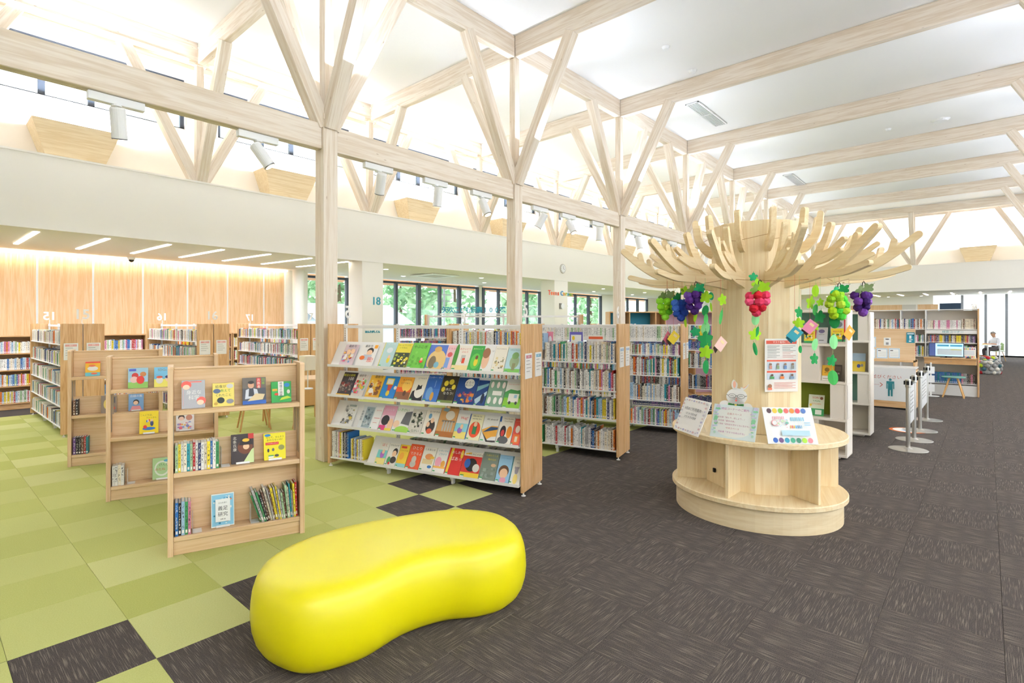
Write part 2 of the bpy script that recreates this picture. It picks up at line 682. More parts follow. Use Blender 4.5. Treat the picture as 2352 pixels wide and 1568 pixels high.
# clerestory above the ledge
YW = 10.75
up = MB().box(-6, XE + 1, YW, YW + .15, 4.0, 5.18).box(-6, XE + 1, YW, YW + .15, 6.1, 6.3)
for n in range(-3, 8):
    x = 3.76 + CS * n
    up.box(x - .29, x + .29, YW, YW + .15, 5.18, 6.1)
struct('wall_left_upper', up, 'cream_wall', label='cream clerestory wall above the fascia')
for n in range(-2, 7):
    x0, x1 = 3.76 + CS * (n - 1) + .29, 3.76 + CS * n - .29
    win = bpy.data.objects.new('window_%d' % (n + 10), None)
    COL.objects.link(win)
    win['kind'] = 'structure'
    f = MB()
    f.box(x0, x1, YW + .03, YW + .09, 5.99, 6.1).box(x0, x1, YW + .03, YW + .09, 5.18, 5.215)
    for x in (x0 + .02, x0 + (x1 - x0) * .3, x0 + (x1 - x0) * .52, x1 - .02):
        f.box(x - .045, x + .045, YW + .03, YW + .09, 5.2, 6.0)
    f.build('window_frame', 'dark_frame', win)
    MB().box(x0, x1, YW - .03, YW + .02, 5.15, 5.18).box(x0 - .03, x0, YW - .03, YW + .02, 5.15, 6.1).box(x1, x1 + .03, YW - .03, YW + .02, 5.15, 6.1).build('window_sill', 'timber_x', win)
    for k in range(3):
        a = x0 + (x1 - x0) * (0, .3, .52)[k] + .05
        b_ = x0 + (x1 - x0) * (.3, .52, 1)[k] - .05
        MB().box(a, b_, YW + .055, YW + .063, 5.21, 6.0).build('pane', 'glass', win)
# battens of the stepped ceiling behind the strip lights
bt = MB()
for y, z in ((10.06, 6.14), (10.3, 6.13), (10.55, 6.12)):
    bt.box(-6, XE, y, y + .06, z, 6.2)
struct('trim_3', bt, 'timber_x')

# far end clerestory
struct('wall_end_upper', MB().box(XE + 1.0, XE + 1.15, -7, 10.9, 4.0, 4.75).box(XE + 1.0, XE + 1.15, -7, 2.3, 4.75, 6.4).box(XE + 1.0, XE + 1.15, 5.0, 10.9, 4.75, 6.4).box(XE + 1.0, XE + 1.15, 2.3, 5.0, 5.9, 6.4), 'cream_wall', label='cream wall above the far fascia')
win = bpy.data.objects.new('window_20', None)
COL.objects.link(win)
win['kind'] = 'structure'
MB().box(XE + 1.03, XE + 1.09, 2.3, 5.0, 4.75, 4.8).box(XE + 1.03, XE + 1.09, 3.6, 3.68, 4.8, 5.9).build('window_frame', 'white_steel', win)
for y0 in (2.3, 3.68):
    MB().box(XE + 1.05, XE + 1.06, y0, y0 + 1.3, 4.8, 5.9).build('pane', 'glass', win)

# panelled wall behind the wall shelves
YWW = 13.7
wl = struct('wall_left', MB().box(-6, 6.9, YWW, YWW + .3, 0, 3.05), 'cream_wall', label='wood panelled wall above the wall shelves')
pm = MB().bbox(.012, .903, -.012, 0, 1.2, 2.98, .003).build_mesh('wood_panel', 'wall_wood')
for k in range(-6, 6):
    x = 1.736 + .915 * k
    if x + .9 < 6.95:
        put('wood_panel', pm, wl, (x, YWW, 0))
put('wood_panel', MB().bbox(.012, .55, -.012, 0, 1.2, 2.98, .003).build_mesh('wood_panel', 'wall_wood'), wl, (6.311, YWW, 0))
rl = MB().box(-.016, .016, -.018, 0, 1.2, 2.96)
for q in range(70):
    rl.box(-.006, .006, -.0185, -.018, 1.22 + q * .025, 1.232 + q * .025, 1)
rm = rl.build_mesh('slotted_rail', ['white_steel', 'slot_grey'])
for k in range(-5, 6):
    put('slotted_rail', rm, wl, (1.736 + .915 * k, YWW, 0))
# white return, round pillar and the window wall
YG = 14.0
struct('wall_left_return', MB().box(6.9, 7.55, YWW - .02, YG + .1, 0, 3.06), 'white_wall')
pl = MB().lathe([(.15, 0), (.15, 3.05)], 28)
o = pl.build('round_pillar', 'white_wall', smooth=False, loc=(7.02, 13.2, 0))
tag(o, 'slim round white pillar beside the end of the wood wall', 'pillar')
for name, px_ in (('a', 832), ('b', 1274)):
    x = at_y(px_, 742, YF).x
    w = .55 if name == 'a' else .72
    o = MB().bbox(0, w, 0, .52, 0, 2.97, .004).build('square_pier', 'white_wall', loc=(x, YF + .004, 0))
    tag(o, 'broad white pier bearing the number 18' if name == 'a' else 'white pier under the round clock, with coloured lettering', 'pier')


def glazed(no, x0, x1, step, z0=.25, z1=2.99):
    win = bpy.data.objects.new('window_%d' % no, None)
    COL.objects.link(win)
    win['kind'] = 'structure'
    f = MB().box(x0, x1, YG, YG + .08, z1 - .07, z1).box(x0, x1, YG, YG + .08, z0 - .1, z0)
    n = max(1, round((x1 - x0) / step))
    for k in range(n + 1):
        x = x0 + (x1 - x0) * k / n
        w = .05 if k % 2 else .075
        f.box(x - w, x + w, YG - .02, YG + .08, z0 - .1, z1)
    f.build('window_frame', 'dark_frame', win)
    for k in range(n):
        MB().box(x0 + (x1 - x0) * k / n + .05, x0 + (x1 - x0) * (k + 1) / n - .05, YG + .03, YG + .038, z0, z1 - .06).build('pane', 'glass', win)


glazed(1, 7.6, 9.03, 1.43)
glazed(2, 9.9, 14.7, .92)
glazed(3, 15.0, 18.6, .95)
glazed(4, 20.2, 23.6, 1.1)
glazed(5, 25.2, 28.6, 1.1)
glazed(6, 30.5, 36.0, 1.2)
struct('wall_left_window', MB().box(9.05, 9.85, YG, YG + .2, 0, 3.06).box(14.75, 14.98, YG, YG + .2, 0, 3.06).box(18.65, 20.15, YG, YG + .2, 0, 3.06).box(23.65, 25.15, YG, YG + .2, 0, 3.06)
       .box(28.65, 30.45, YG, YG + .2, 0, 3.06).box(7.5, 36.6, YG, YG + .2, 0, .15), 'white_wall')

# far end wall: wood, pier, navy panel, glass
XW = 36.4
we = struct('wall_end', MB().box(XW, XW + .2, 2.05, 14.2, 0, 3.06).box(XW, XW + .2, -7, 2.05, 0, .06), 'white_wall', label='far end wall')
for a, b_, m_, nm in ((1955, 2072, 'wall_wood', 'wood_panel'), (2072, 2104, 'grey_panel', 'grey_panel'), (2108, 2155, 'wall_wood', 'wood_panel'), (2158, 2207, 'navy', 'navy_panel')):
    ya, yb = at_x(a, 742, XW).y, at_x(b_, 742, XW).y
    MB().bbox(XW - .03, XW, yb, ya, 0, 2.62 if nm != 'navy_panel' else 2.66, .004).build(nm, m_, we)
ye = at_x(2210, 742, XW).y
win = bpy.data.objects.new('window_7', None)
COL.objects.link(win)
win['kind'] = 'structure'
f = MB()
for px_ in (2210, 2264, 2312, 2357, 2400):
    y = at_x(px_, 742, XW).y
    f.box(XW, XW + .1, y - .05, y + .05, 0, 3.05)
f.box(XW, XW + .1, -7, ye, 0, .06)
f.build('window_frame', 'grey_metal', win)
yy = [at_x(p, 742, XW).y for p in (2210, 2264, 2312, 2357, 2400)]
for a, b_ in zip(yy, yy[1:]):
    MB().box(XW + .04, XW + .05, b_ + .05, a - .05, .06, 3.0).build('pane', 'glass', win)

# ---------------------------------------------------------------- roof frame
PW = .19


def column(loc, label, group, dirs, lamps=(), base=0.0, post=True, node=4.05):
    t = thing('timber_column', label, 'column', (loc[0], loc[1], base), 0, group)
    zb = base
    if post:
        MB().bbox(-PW / 2, PW / 2, -PW / 2, PW / 2, 0, node - zb - .03, .006).build('post', 'timber_z', t)
        MB().bbox(-PW / 2 - .001, PW / 2 + .001, -PW / 2 - .001, PW / 2 + .001, node - zb - .03, node - zb + .04, .006).build('cap', 'timber_z', t)
    MB().bbox(-.06, .06, -.06, .06, node - zb, ZR - zb, .005).build('king_post', 'timber_z', t)
    for dx, dy in dirs:
        L = math.hypot(1.06, ZR - node + .1)
        ang = math.atan2(1.06, ZR - node + .1)
        me = MB().bbox(-.082, .082, -.082, .082, 0, L + .05, .005)
        # clip the head flat under the rafter
        o = me.build('brace', 'timber_z', t)
        o.location = (dx * .05, dy * .05, node - zb - .1)
        o.rotation_euler = (-dy * ang, dx * ang, 0)
        if (dx, dy) in lamps:
            q = MB().bbox(-.02, .02, -.015, .015, .75, 1.95, .004)
            q.build('lamp_strip', 'led', o, loc=((0.09 if dx == 0 else 0), (0 if dx == 0 else .09), 0))
    return t


ALL4 = ((1, 0), (-1, 0), (0, 1), (0, -1))
for n in range(-1, 7):
    column((colx(n), YC), 'whitewashed timber column branching into four braces, along the tie beam', 'timber columns along the tie beam', ALL4, ((0, 1),) if n >= 0 else ())
for n in range(-1, 7):
    column((colx(n), YR), 'whitewashed timber column of the row facing the tie beam', 'timber columns of the opposite row', ALL4)
for n in range(-1, 8):
    column((colx(n), YV), 'whitewashed timber strut cluster standing on the long fascia', 'strut clusters on the long fascia', ((1, 0), (-1, 0), (0, -1)), base=4.02, post=False, node=4.12)
for y in (2.24, 5.755, -1.4):
    column((XE + .16, y), 'whitewashed timber strut cluster standing on the far fascia', 'strut clusters on the far fascia', ((0, 1), (0, -1), (-1, 0)), base=4.02, post=False, node=4.12)

# the strips on the braces throw their light up
for y in (YC, YR):
    for n in range(-1, 7):
        for dy in (-1, 1):
            area('brace_lamp', (colx(n) + .1, y + dy * .36, 4.62), (R(180 - dy * 14), 0, 0), .06, .6, 24)
bx_beam = MB().bbox(PW / 2, CS - PW / 2, -.06, .06, ZT0, ZT1, .006).build_mesh('tie_beam', 'timber_x')
bx_purl = MB().bbox(.06, CS - .06, -.06, .06, ZR, ZC, .006).build_mesh('purlin', 'timber_x')
for n in range(-2, 6):
    tag(put('tie_beam', bx_beam, None, (colx(n), YC, 0)), 'long whitewashed tie beam joining two columns, carrying spotlights', 'beam', 'tie beams between the columns')
for n in range(-2, 7):
    tag(put('purlin', bx_purl, None, (colx(n), YC, 0)), 'whitewashed roof purlin over the column row', 'beam', 'purlins over the column row')
for n in range(1, 7):
    tag(put('purlin', bx_purl, None, (colx(n), YR, 0)), 'whitewashed roof purlin over the opposite column row', 'beam', 'purlins over the opposite row')
lb = MB().bbox(-.06, .06, YC + .06, YV - .12, ZR, ZC, .006).build_mesh('rafter', 'timber_y')
rb = MB().bbox(-.06, .06, YR + .06, YC - .06, ZR, ZC, .006).build_mesh('rafter', 'timber_y')
ob = MB().bbox(-.06, .06, -6.9, YR - .06, ZR, ZC, .006).build_mesh('rafter', 'timber_y')
for n in range(-2, 8):
    tag(put('rafter', lb, None, (colx(n), 0, 0)), 'whitewashed rafter from the column row to the strip lights', 'beam', 'rafters toward the clerestory')
    tag(put('rafter', rb, None, (colx(n), 0, 0)), 'long whitewashed rafter spanning between the two column rows', 'beam', 'rafters across the hall')
    tag(put('rafter', ob, None, (colx(n), 0, 0)), 'whitewashed rafter beyond the opposite column row', 'beam', 'rafters beyond the opposite row')
# eaves purlin with its strip light, bay by bay
for n in range(-2, 7):
    t = thing('eaves_purlin', 'whitewashed eaves purlin with a slim strip light under its face', 'beam', (colx(n), YV - .06, 0), 0, 'eaves purlins with strip lights')
    MB().bbox(.06, CS - .06, -.06, .06, ZR + .04, ZC, .005).build('beam', 'timber_x', t)
    MB().bbox(.1, CS - .1, -.02, .05, ZR - .02, ZR + .0, .004).build('tray', 'timber_x', t)
    MB().bbox(.15, CS - .2, -.05, -.02, ZR - .01, ZR + .03, .006).build('strip_light', 'led', t)
    area('strip_lamp', (colx(n) + CS / 2, YV - .16, ZR + .02), (R(-125), 0, 0), 3.1, .05, 14)
# end beams over the far fascia
tag(MB().bbox(-.06, .06, -6.9, 9.7, ZR, ZC - .002, .006).build('end_beam', 'timber_y', loc=(XE + .16, 0, 0)), 'whitewashed end beam over the far strut clusters', 'beam')

# ---------------------------------------------------------------- uplighter boxes on the ledges
def up_box():
    m = MB()
    vs = [(-.33, -.3, 0), (.33, -.3, 0), (.33, .05, 0), (-.33, .05, 0), (-.56, -.48, .66), (.56, -.48, .66), (.56, .05, .66), (-.56, .05, .66),
          (-.53, -.45, .66), (.53, -.45, .66), (.53, .04, .66), (-.53, .04, .66), (-.5, -.42, .5), (.5, -.42, .5), (.5, .04, .5), (-.5, .04, .5)]
    return m.add(vs, [(0, 3, 2, 1), (0, 1, 5, 4), (1, 2, 6, 5), (2, 3, 7, 6), (3, 0, 4, 7), (4, 5, 9, 8), (5, 6, 10, 9), (6, 7, 11, 10), (7, 4, 8, 11),
                      (8, 9, 13, 12), (9, 10, 14, 13), (10, 11, 15, 14), (11, 8, 12, 15), (12, 13, 14, 15)])


ub = up_box().build_mesh('box', 'box_wood')
lm = MB().bbox(-.45, .45, -.36, -.02, .5, .53, .005).build_mesh('lamp', 'led')
for n in range(-2, 7):
    t = thing('uplighter_box', 'flared wooden uplighter box on the long clerestory ledge', 'uplighter', (1.79 + CS * n, YW - .055, 4.021), 0, 'uplighter boxes along the clerestory')
    put('box', ub, t)
    put('lamp', lm, t)
    area('uplighter_lamp', (1.79 + CS * n, YW - .3, 4.62), (R(180 - 48), 0, 0), .9, .3, 130)
for y in (.28, 3.9, 7.4, -3.3):
    t = thing('uplighter_box', 'flared wooden uplighter box on the far end ledge', 'uplighter', (XE + .95, y, 4.02), R(-90), 'uplighter boxes on the far end')
    put('box', ub, t)
    put('lamp', lm, t)
    area('uplighter_lamp', (XE + .7, y, 4.62), (0, R(180 + 48), 0), .3, .9, 130)
# the opposite side of the hall is lit the same way
for n in range(-2, 7):
    t = thing('uplighter_box', 'flared wooden uplighter box on the opposite ledge', 'uplighter', (1.79 + CS * n, -6.45, 4.02), R(180), 'uplighter boxes on the opposite side')
    put('box', ub, t)
    put('lamp', lm, t)
    area('uplighter_lamp', (1.79 + CS * n, -6.2, 4.62), (R(180 + 48), 0, 0), .9, .3, 560)
struct('wall_right_fascia', MB().box(-6, XE, -6.95, -6.4, 2.965, 4.02), 'white_wall')
struct('wall_right_upper', MB().box(-6, XE, -7.15, -7, 4.0, 5.18).box(-6, XE, -7.15, -7, 6.0, 6.4), 'cream_wall')
struct('wall_back', MB().box(-6.2, -6, -12, 14.2, 0, 6.4), 'white_wall')
struct('ceiling_right_low', MB().box(-6, 36.6, -12, -6.4, 2.965, 3.15), 'soffit_white')

# ---------------------------------------------------------------- lamps of the low soffits
lb_ = MB().bbox(-.035, .035, -1.12, 1.12, -.012, .004, .003).build_mesh('line_light', 'led')
zs = lambda y: 2.965 + (y - YF) / (14.3 - YF) * .095
for k in range(-4, 7):
    x = 1.282 + .8775 * k
    o = put('line_light', lb_, None, (x, 11.26, zs(11.26)), (math.atan2(.095, 14.3 - YF), 0, 0))
    tag(o, 'slim white line light in the soffit before the wood wall', 'ceiling light', 'line lights in the long soffit')
    area('line_lamp', (x, 11.26, zs(11.26) - .02), (0, 0, 0), .07, 2.2, 17)
for k in range(-3, 7):
    o = put('line_light', lb_, None, (33.2, 3.1 - .955 * k, 3.015), (0, 0, R(90)))
    tag(o, 'slim white line light in the soffit at the far end', 'ceiling light', 'line lights at the far end')
    area('line_lamp', (33.2, 3.1 - .955 * k, 2.99), (0, 0, R(90)), .07, 2.2, 17)
o = MB().bbox(-6, 6.9, -.03, .03, -.03, .0, .004).build('cove_light', 'led', loc=(0, YWW - .12, 3.03))
tag(o, 'continuous cove light running along the top of the wood wall', 'ceiling light')
for k in range(4):
    area('cove_lamp', (-4.4 + 3.2 * k, YWW - .13, 2.985), (R(14), 0, 0), 3.1, .05, 4.5, '#f2f0ee')
dm = MB().lathe([(.0, -.012), (.075, -.012), (.09, 0)], 20).build_mesh('rim', 'white_steel')
dl = MB().lathe([(.06, -.014), (.055, -.0125)], 16).build_mesh('lens', 'downlight')
for x, y in [(8.2 + 1.75 * k, 11.0 + (k % 2) * 1.5) for k in range(11)]:
    t = thing('downlight', 'small round downlight in the soffit before the windows', 'ceiling light', (x, y, zs(y)), 0, 'downlights before the windows')
    put('rim', dm, t)
    put('lens', dl, t)
    area('downlight_lamp', (x, y, zs(y) - .03), (0, 0, 0), .12, .12, 12)
for k in range(6):
    t = thing('downlight', 'small round downlight in the soffit at the far end', 'ceiling light', (35.3, -1.6 + 1.35 * k, 3.03), 0, 'downlights at the far end')
    put('rim', dm, t)
    put('lens', dl, t)
# flat cassette outlets in the soffit, grilles and detectors in the high ceiling
o = MB().bbox(-.5, .5, -.5, .5, -.03, 0, .01).box(-.34, .34, -.34, .34, -.031, -.03, 1).build('cassette_unit', ['white_steel', 'grey_panel'], loc=(10.2, 11.4, zs(11.4) - .012))
tag(o, 'square ceiling cassette in the soffit beside the pier', 'air conditioner')
for (x0, x1, y0, y1) in ((11.55, 13.3, 4.5, 4.78), (19.2, 20.9, 4.5, 4.78)):
    t = thing('ceiling_grille', 'slatted air grille in the high ceiling, ' + ('near the second rafter' if x0 < 15 else 'smaller to the eye, farther along'), 'vent', ((x0 + x1) / 2, (y0 + y1) / 2, ZC))
    hx_, hy_ = (x1 - x0) / 2, (y1 - y0) / 2
    MB().box(-hx_, hx_, -hy_, hy_, -.004, 0).build('backing', 'slot_grey', t)
    MB().box(-hx_, hx_, -hy_, -hy_ + .02, -.03, 0).box(-hx_, hx_, hy_ - .02, hy_, -.03, 0).box(-hx_, -hx_ + .02, -hy_, hy_, -.03, 0).box(hx_ - .02, hx_, -hy_, hy_, -.03, 0).box(-.01, .01, -hy_, hy_, -.03, 0).build('frame', 'white_steel', t)
    sm = MB().box(-hx_, hx_, -.006, .006, -.025, -.004).build_mesh('slat', 'white_steel')
    for k in range(8):
        put('slat', sm, t, (0, -hy_ + .03 + k * (2 * hy_ - .06) / 7, 0))
for k, (x, y, r) in enumerate(((8.92, 4.03, .06), (10.1, 4.04, .07), (16.4, 1.77, .06), (16.5, .8, .16), (22.5, 2.5, .06))):
    o = MB().lathe([(r * .5, -.05), (r * .8, -.045), (r, -.015), (r * 1.15, 0)], 18).build('ceiling_detector', 'white_plastic', loc=(x, y, ZC))
    tag(o, 'round white detector on the high ceiling' if r < .15 else 'flat round speaker cover on the high ceiling', 'detector', 'detectors on the high ceiling')
o = thing('dome_camera', 'small dome camera at the top of the wood wall', 'camera', (3.25, 13.3, 3.03))
MB().lathe([(.06, -.05), (.075, -.02), (.075, 0)], 20).build('housing', 'white_plastic', o)
MB().lathe([(.005, -.1), (.03, -.09), (.05, -.07), (.055, -.045)], 18).build('dome', 'black', o, smooth=True)

# ---------------------------------------------------------------- track spotlights under the tie beams
def spot(x, yaw, pitch, label):
    t = thing('track_spotlight', label, 'spotlight', (x, YC, ZT0), 0, 'spotlights under the tie beams')
    MB().bbox(-.22, .22, -.034, .034, -.078, -.004, .004).build('adapter', 'white_plastic', t)
    MB().lathe([(.045, -.09), (.045, -.07)], 14).build('swivel', 'white_plastic', t)
    MB().bbox(-.012, .012, -.012, .012, -.2, -.08, .003).build('arm', 'white_plastic', t)
    h = MB().lathe([(.06, -.17), (.063, -.16), (.063, .09), (.055, .105)], 22)
    o = h.build('lamp_head', 'white_plastic', t, loc=(0, -.06, -.22), rot=(R(pitch), 0, R(yaw)))
    MB().lathe([(.052, -.172), (.052, -.168)], 18).build('lens', 'lamp_face', o)
    MB().lathe([(.0625, -.1705), (.0635, -.16)], 22).build('rim', 'grey_metal', o)


for i, (x, yw, pt) in enumerate(((1.29, -25, 18), (2.59, 60, -35), (4.17, -20, 28), (5.16, -15, 12), (6.12, 10, -25), (7.62, 30, 30), (8.5, -10, -30), (9.54, 0, 5), (11.2, 20, -12), (12.2, -20, 10), (13.1, 15, -20), (15.2, 0, 15))):
    spot(x, yw, pt, 'white cylinder spotlight on a track box under the tie beam')

# ---------------------------------------------------------------- outside the windows
def tree_out(x, y, h, r, label):
    t = thing('tree', label, 'tree', (x, y, -.3), 0, 'trees beyond the windows')
    q = random.Random(int(x * 10))
    MB().tube([(0, 0, 0), (.05, 0, h * .4), (0, .05, h * .8)], [.16, .12, .05], 7).build('trunk', 'bark', t)
    m = MB()
    for k in range(520):
        u = q.random()
        z = h * (.18 + .82 * u)
        rr = r * (1 - (u - .3) ** 2 * 1.5) * math.sqrt(q.random())
        a = q.random() * 6.283
        p = Vector((rr * math.cos(a), rr * math.sin(a), z))
        s_ = .16 + .22 * q.random()
        M = Matrix.Translation(p) @ Matrix.Rotation(q.random() * 6.28, 4, Vector((q.random() - .5, q.random() - .5, q.random() - .5)).normalized())
        m.add([(-s_, -s_ * .6, 0), (s_, -s_ * .5, .05), (s_ * .8, s_ * .6, 0), (-s_ * .7, s_ * .5, .06)], [(0, 1, 2, 3)], M=M)
    m.build('foliage', 'foliage', t)


for i, (x, y, h, r) in enumerate(((11.5, 27, 6.6, 2.0), (16.2, 26, 7.0, 2.1), (21, 25, 6.4, 2.2), (26, 27, 7.4, 2.4), (30.8, 25, 5.2, 1.9), (35, 26, 4.6, 1.6), (42, 26, 6.5, 2.2), (47, 27, 6.0, 2.2), (19, 32, 9.0, 2.6), (26, 33, 8.6, 2.6), (13.5, 33, 8.4, 2.4))):
    tree_out(x, y, h, r, 'leafy green tree standing outside beyond the windows')
o = thing('neighbour_house', 'white house with a pale metal roof outside the windows', 'house', (13.6, 20.5, 0))
MB().box(-2.2, 2.0, -1, 2, -.4, 1.7).build('wall', 'house_white', o)
MB().add([(-2.5, -1.4, 1.6), (2.3, -1.4, 1.6), (2.3, .6, 2.5), (-2.5, .6, 2.5), (-2.5, 2.4, 1.6), (2.3, 2.4, 1.6)], [(0, 1, 2, 3), (3, 2, 5, 4)]).build('roof', 'roof_grey', o)
o = thing('transmission_pole', 'thin grey utility pole with wires outside the windows', 'pole', (17.6, 19.0, -.3))
MB().tube([(0, 0, 0), (0, 0, 5)], .05, 8).build('pole', 'grey_metal', o)
MB().bar((-.5, 0, 3.0), (.5, 0, 3.0), .05, .05).bar((-.4, 0, 3.3), (.4, 0, 3.3), .05, .05).bar((-3, 0, 2.7), (3, 0, 2.95), .012, .012).build('crossarm', 'grey_metal', o)
tag(MB().bbox(6, 60, 14.9, 15.2, 2.95, 3.25, .01).build('roof_eave', 'eave_wood'), 'brown boarded eave outside above the windows', 'eave')
tag(MB().box(5, 70, 14.4, 60, -.5, -.32).build('ground_outside', 'house_white'), 'pale ground outside the windows', 'ground', kind='structure')
# ================================================================ BOOKS AND SHELVES
PAL = {'white': '#efece6', 'cream': '#e8dcc4', 'red': '#b3262a', 'orange': '#dd7a2c', 'yellow': '#ecd33a', 'green': '#3f8f57', 'pale green': '#a9c79a', 'teal': '#2f8d97',
       'blue': '#2f6fb2', 'pale blue': '#a8c6df', 'navy': '#2b3560', 'purple': '#6b4a86', 'pink': '#d887a6', 'brown': '#6e4a36', 'black': '#2a2729', 'grey': '#a9a6a2'}
MIX_PALE = ['white'] * 12 + ['cream'] * 4 + ['pink', 'red', 'orange', 'yellow', 'green', 'pale green', 'teal', 'blue', 'pale blue', 'navy', 'grey', 'grey', 'black', 'brown']
MIX_ALL = ['white'] * 5 + list(PAL) + ['cream', 'pale blue', 'red']
MIX_DARK = ['black', 'brown', 'navy', 'white', 'purple', 'red', 'grey', 'blue', 'black', 'white']
MIX_PINK = ['white'] * 3 + ['pink', 'cream', 'pale blue', 'red', 'yellow', 'pale green', 'white', 'orange', 'blue']


def book_mesh():
    m = MB()
    uvq = [(0, 0), (1, 0), (1, 1), (0, 1)]
    m.box(0, .12, .03, 1, 0, 1).box(.88, 1, .03, 1, 0, 1)
    m.box(.12, .88, .03, .97, .015, .985, 1)
    m.add([(0, 0, 0), (1, 0, 0), (1, 0, 1), (0, 0, 1), (0, .03, 0), (1, .03, 0), (1, .03, 1), (0, .03, 1)],
          [(0, 1, 2, 3), (0, 3, 7, 4), (1, 5, 6, 2), (3, 2, 6, 7), (0, 4, 5, 1)], 0, None, None, [uvq, [(0, 0)] * 4, [(0, 0)] * 4, [(0, 0)] * 4, [(0, 0)] * 4])
    return m.build_mesh('book', ['book_spine', 'paper'])


BOOK_ME = book_mesh()
REST = MB()                     # the rows past the nearest 300, joined
n_single = [0]


def frame(origin, theta):
    return Matrix.Translation(Vector((origin[0], origin[1], 0))) @ Matrix.Rotation(theta, 4, 'Z')


def local_x(M, px, y=0.0):
    """where the sight line of a pixel column crosses the shelf front"""
    r = ray(px, CPY)
    Mi = M.inverted()
    p, q = Mi @ Vector((0, 0, CH)), Mi.to_3x3() @ r
    t = (y - p.y) / q.y
    return p.x + q.x * t


def one_book(M, x, y, z, w, d, h, col, label, group, lean=0.0, jig=0.0):
    o = bpy.data.objects.new('book', BOOK_ME)
    COL.objects.link(o)
    L = Matrix.Translation((x, y, z)) @ Matrix.Rotation(lean, 4, 'Y') @ Matrix.Diagonal((w, d, h, 1))
    o.matrix_world = M @ L
    c = hx(PAL[col])
    k = .85 + .3 * rnd.random()
    o.color = (min(1, c[0] * k), min(1, c[1] * k), min(1, c[2] * k), 1)
    n_single[0] += 1
    return tag(o, label, 'book', group)


def rest_book(M, x, y, z, w, d, h, col, flip=False):
    c = hx(PAL[col])
    k = .85 + .3 * rnd.random()
    c = (min(1, c[0] * k), min(1, c[1] * k), min(1, c[2] * k), 1)
    pc = hx('#e4dfd4')
    if flip:
        c, sp = c, hx('#b9b4aa')
    else:
        sp = c
    w -= .0008
    vs = [(x, y, z), (x + w, y, z), (x + w, y, z + h), (x, y, z + h), (x, y + d, z), (x + w, y + d, z), (x + w, y + d, z + h), (x, y + d, z + h)]
    REST.add(vs, [(0, 1, 2, 3)], 0, sp, M, None if flip else [[(0, 0), (1, 0), (1, 1), (0, 1)]])
    REST.add(vs, [(1, 5, 6, 2), (4, 0, 3, 7)], 0, c, M)
    REST.add(vs, [(3, 2, 6, 7)], 0, pc, M)


def row(M, x0, x1, y, z, h, mix, label=None, group=None, d=.15, w=(.012, .03), vary=.03, full=1.0, flip=False, lean=0.0):
    """a row of upright books; single things when a label is given, else part of the joined rest"""
    x = x0
    end = x0 + (x1 - x0) * full
    i_ = 0
    while True:
        bw = rnd.uniform(*w)
        if x + bw > end:
            break
        c = mix[i_ % len(mix)] if isinstance(mix, tuple) else rnd.choice(mix)
        i_ += 1
        bh = h - rnd.random() * vary
        bd = d - rnd.random() * .02
        jy = rnd.random() * .012
        if label:
            wd = 'thin' if bw < w[0] + (w[1] - w[0]) * .4 else 'thick'
            one_book(M, x, y + jy, z, bw - .0008, bd, bh, c, label.replace('@', wd + ' ' + c), group, lean)
        else:
            rest_book(M, x, y + jy, z, bw, bd, bh, c, flip)
        x += bw


# ---------------------------------------------------------------- covers shown face-out
class Print(MB):
    def __init__(s, w, h, t):
        super().__init__()
        s.w, s.h, s.t, s.n = w, h, t, 0

    def _y(s):
        s.n += 1
        return -s.t - .0003 * s.n

    def poly(s, pts, col):
        y = s._y()
        return s.add([(p[0] * s.w, y, p[1] * s.h) for p in pts], [list(range(len(pts)))], 0, hx(col))

    def rect(s, x0, y0, x1, y1, col):
        return s.poly([(x0, y0), (x1, y0), (x1, y1), (x0, y1)], col)

    def ell(s, cx, cy, rx, ry, col, n=18):
        return s.poly([(cx + rx * math.cos(6.2832 * k / n), cy + ry * math.sin(6.2832 * k / n)) for k in range(n)], col)

    def text(s, body, cx, cy, size, col, vert=False, rot=0.0, bold=.0):
        """size as a share of the cover width"""
        if vert:
            for i, ch in enumerate(body):
                s.text(ch, cx, cy - i * size * 1.05 * s.w / s.h, size, col, bold=bold)
            return s
        me = text_me(body, 1.0, bold=bold)
        y = s._y()
        M = Matrix.Translation((cx * s.w, y, cy * s.h)) @ Matrix.Rotation(rot, 4, 'Y') @ Matrix.Rotation(R(90), 4, 'X') @ Matrix.Scale(size * s.w, 4)
        return s.mesh(me, M, 0, hx(col))

    def scatter(s, n, cols, x0, y0, x1, y1, r0, r1, seed):
        q = random.Random(seed)
        for k in range(n):
            rr = q.uniform(r0, r1)
            cx, cy = q.uniform(x0 + rr, x1 - rr), q.uniform(y0 + rr, y1 - rr)
            if q.random() < .5:
                s.ell(cx, cy, rr, rr * s.w / s.h * q.uniform(.7, 1.3), q.choice(cols), 9)
            else:
                s.rect(cx - rr, cy - rr * .6, cx + rr, cy + rr * .6, q.choice(cols))
        return s


def draw(p, spec, seed=0):
    for e in spec:
        k = e[0]
        if k == 'r':
            p.rect(*e[1:])
        elif k == 'e':
            p.ell(*e[1:])
        elif k == 'p':
            p.poly(*e[1:])
        elif k == 't':
            p.text(*e[1:])
        elif k == 'v':
            p.text(*e[1:], vert=True)
        elif k == 's':
            p.scatter(*e[1:], seed=seed)
    return p


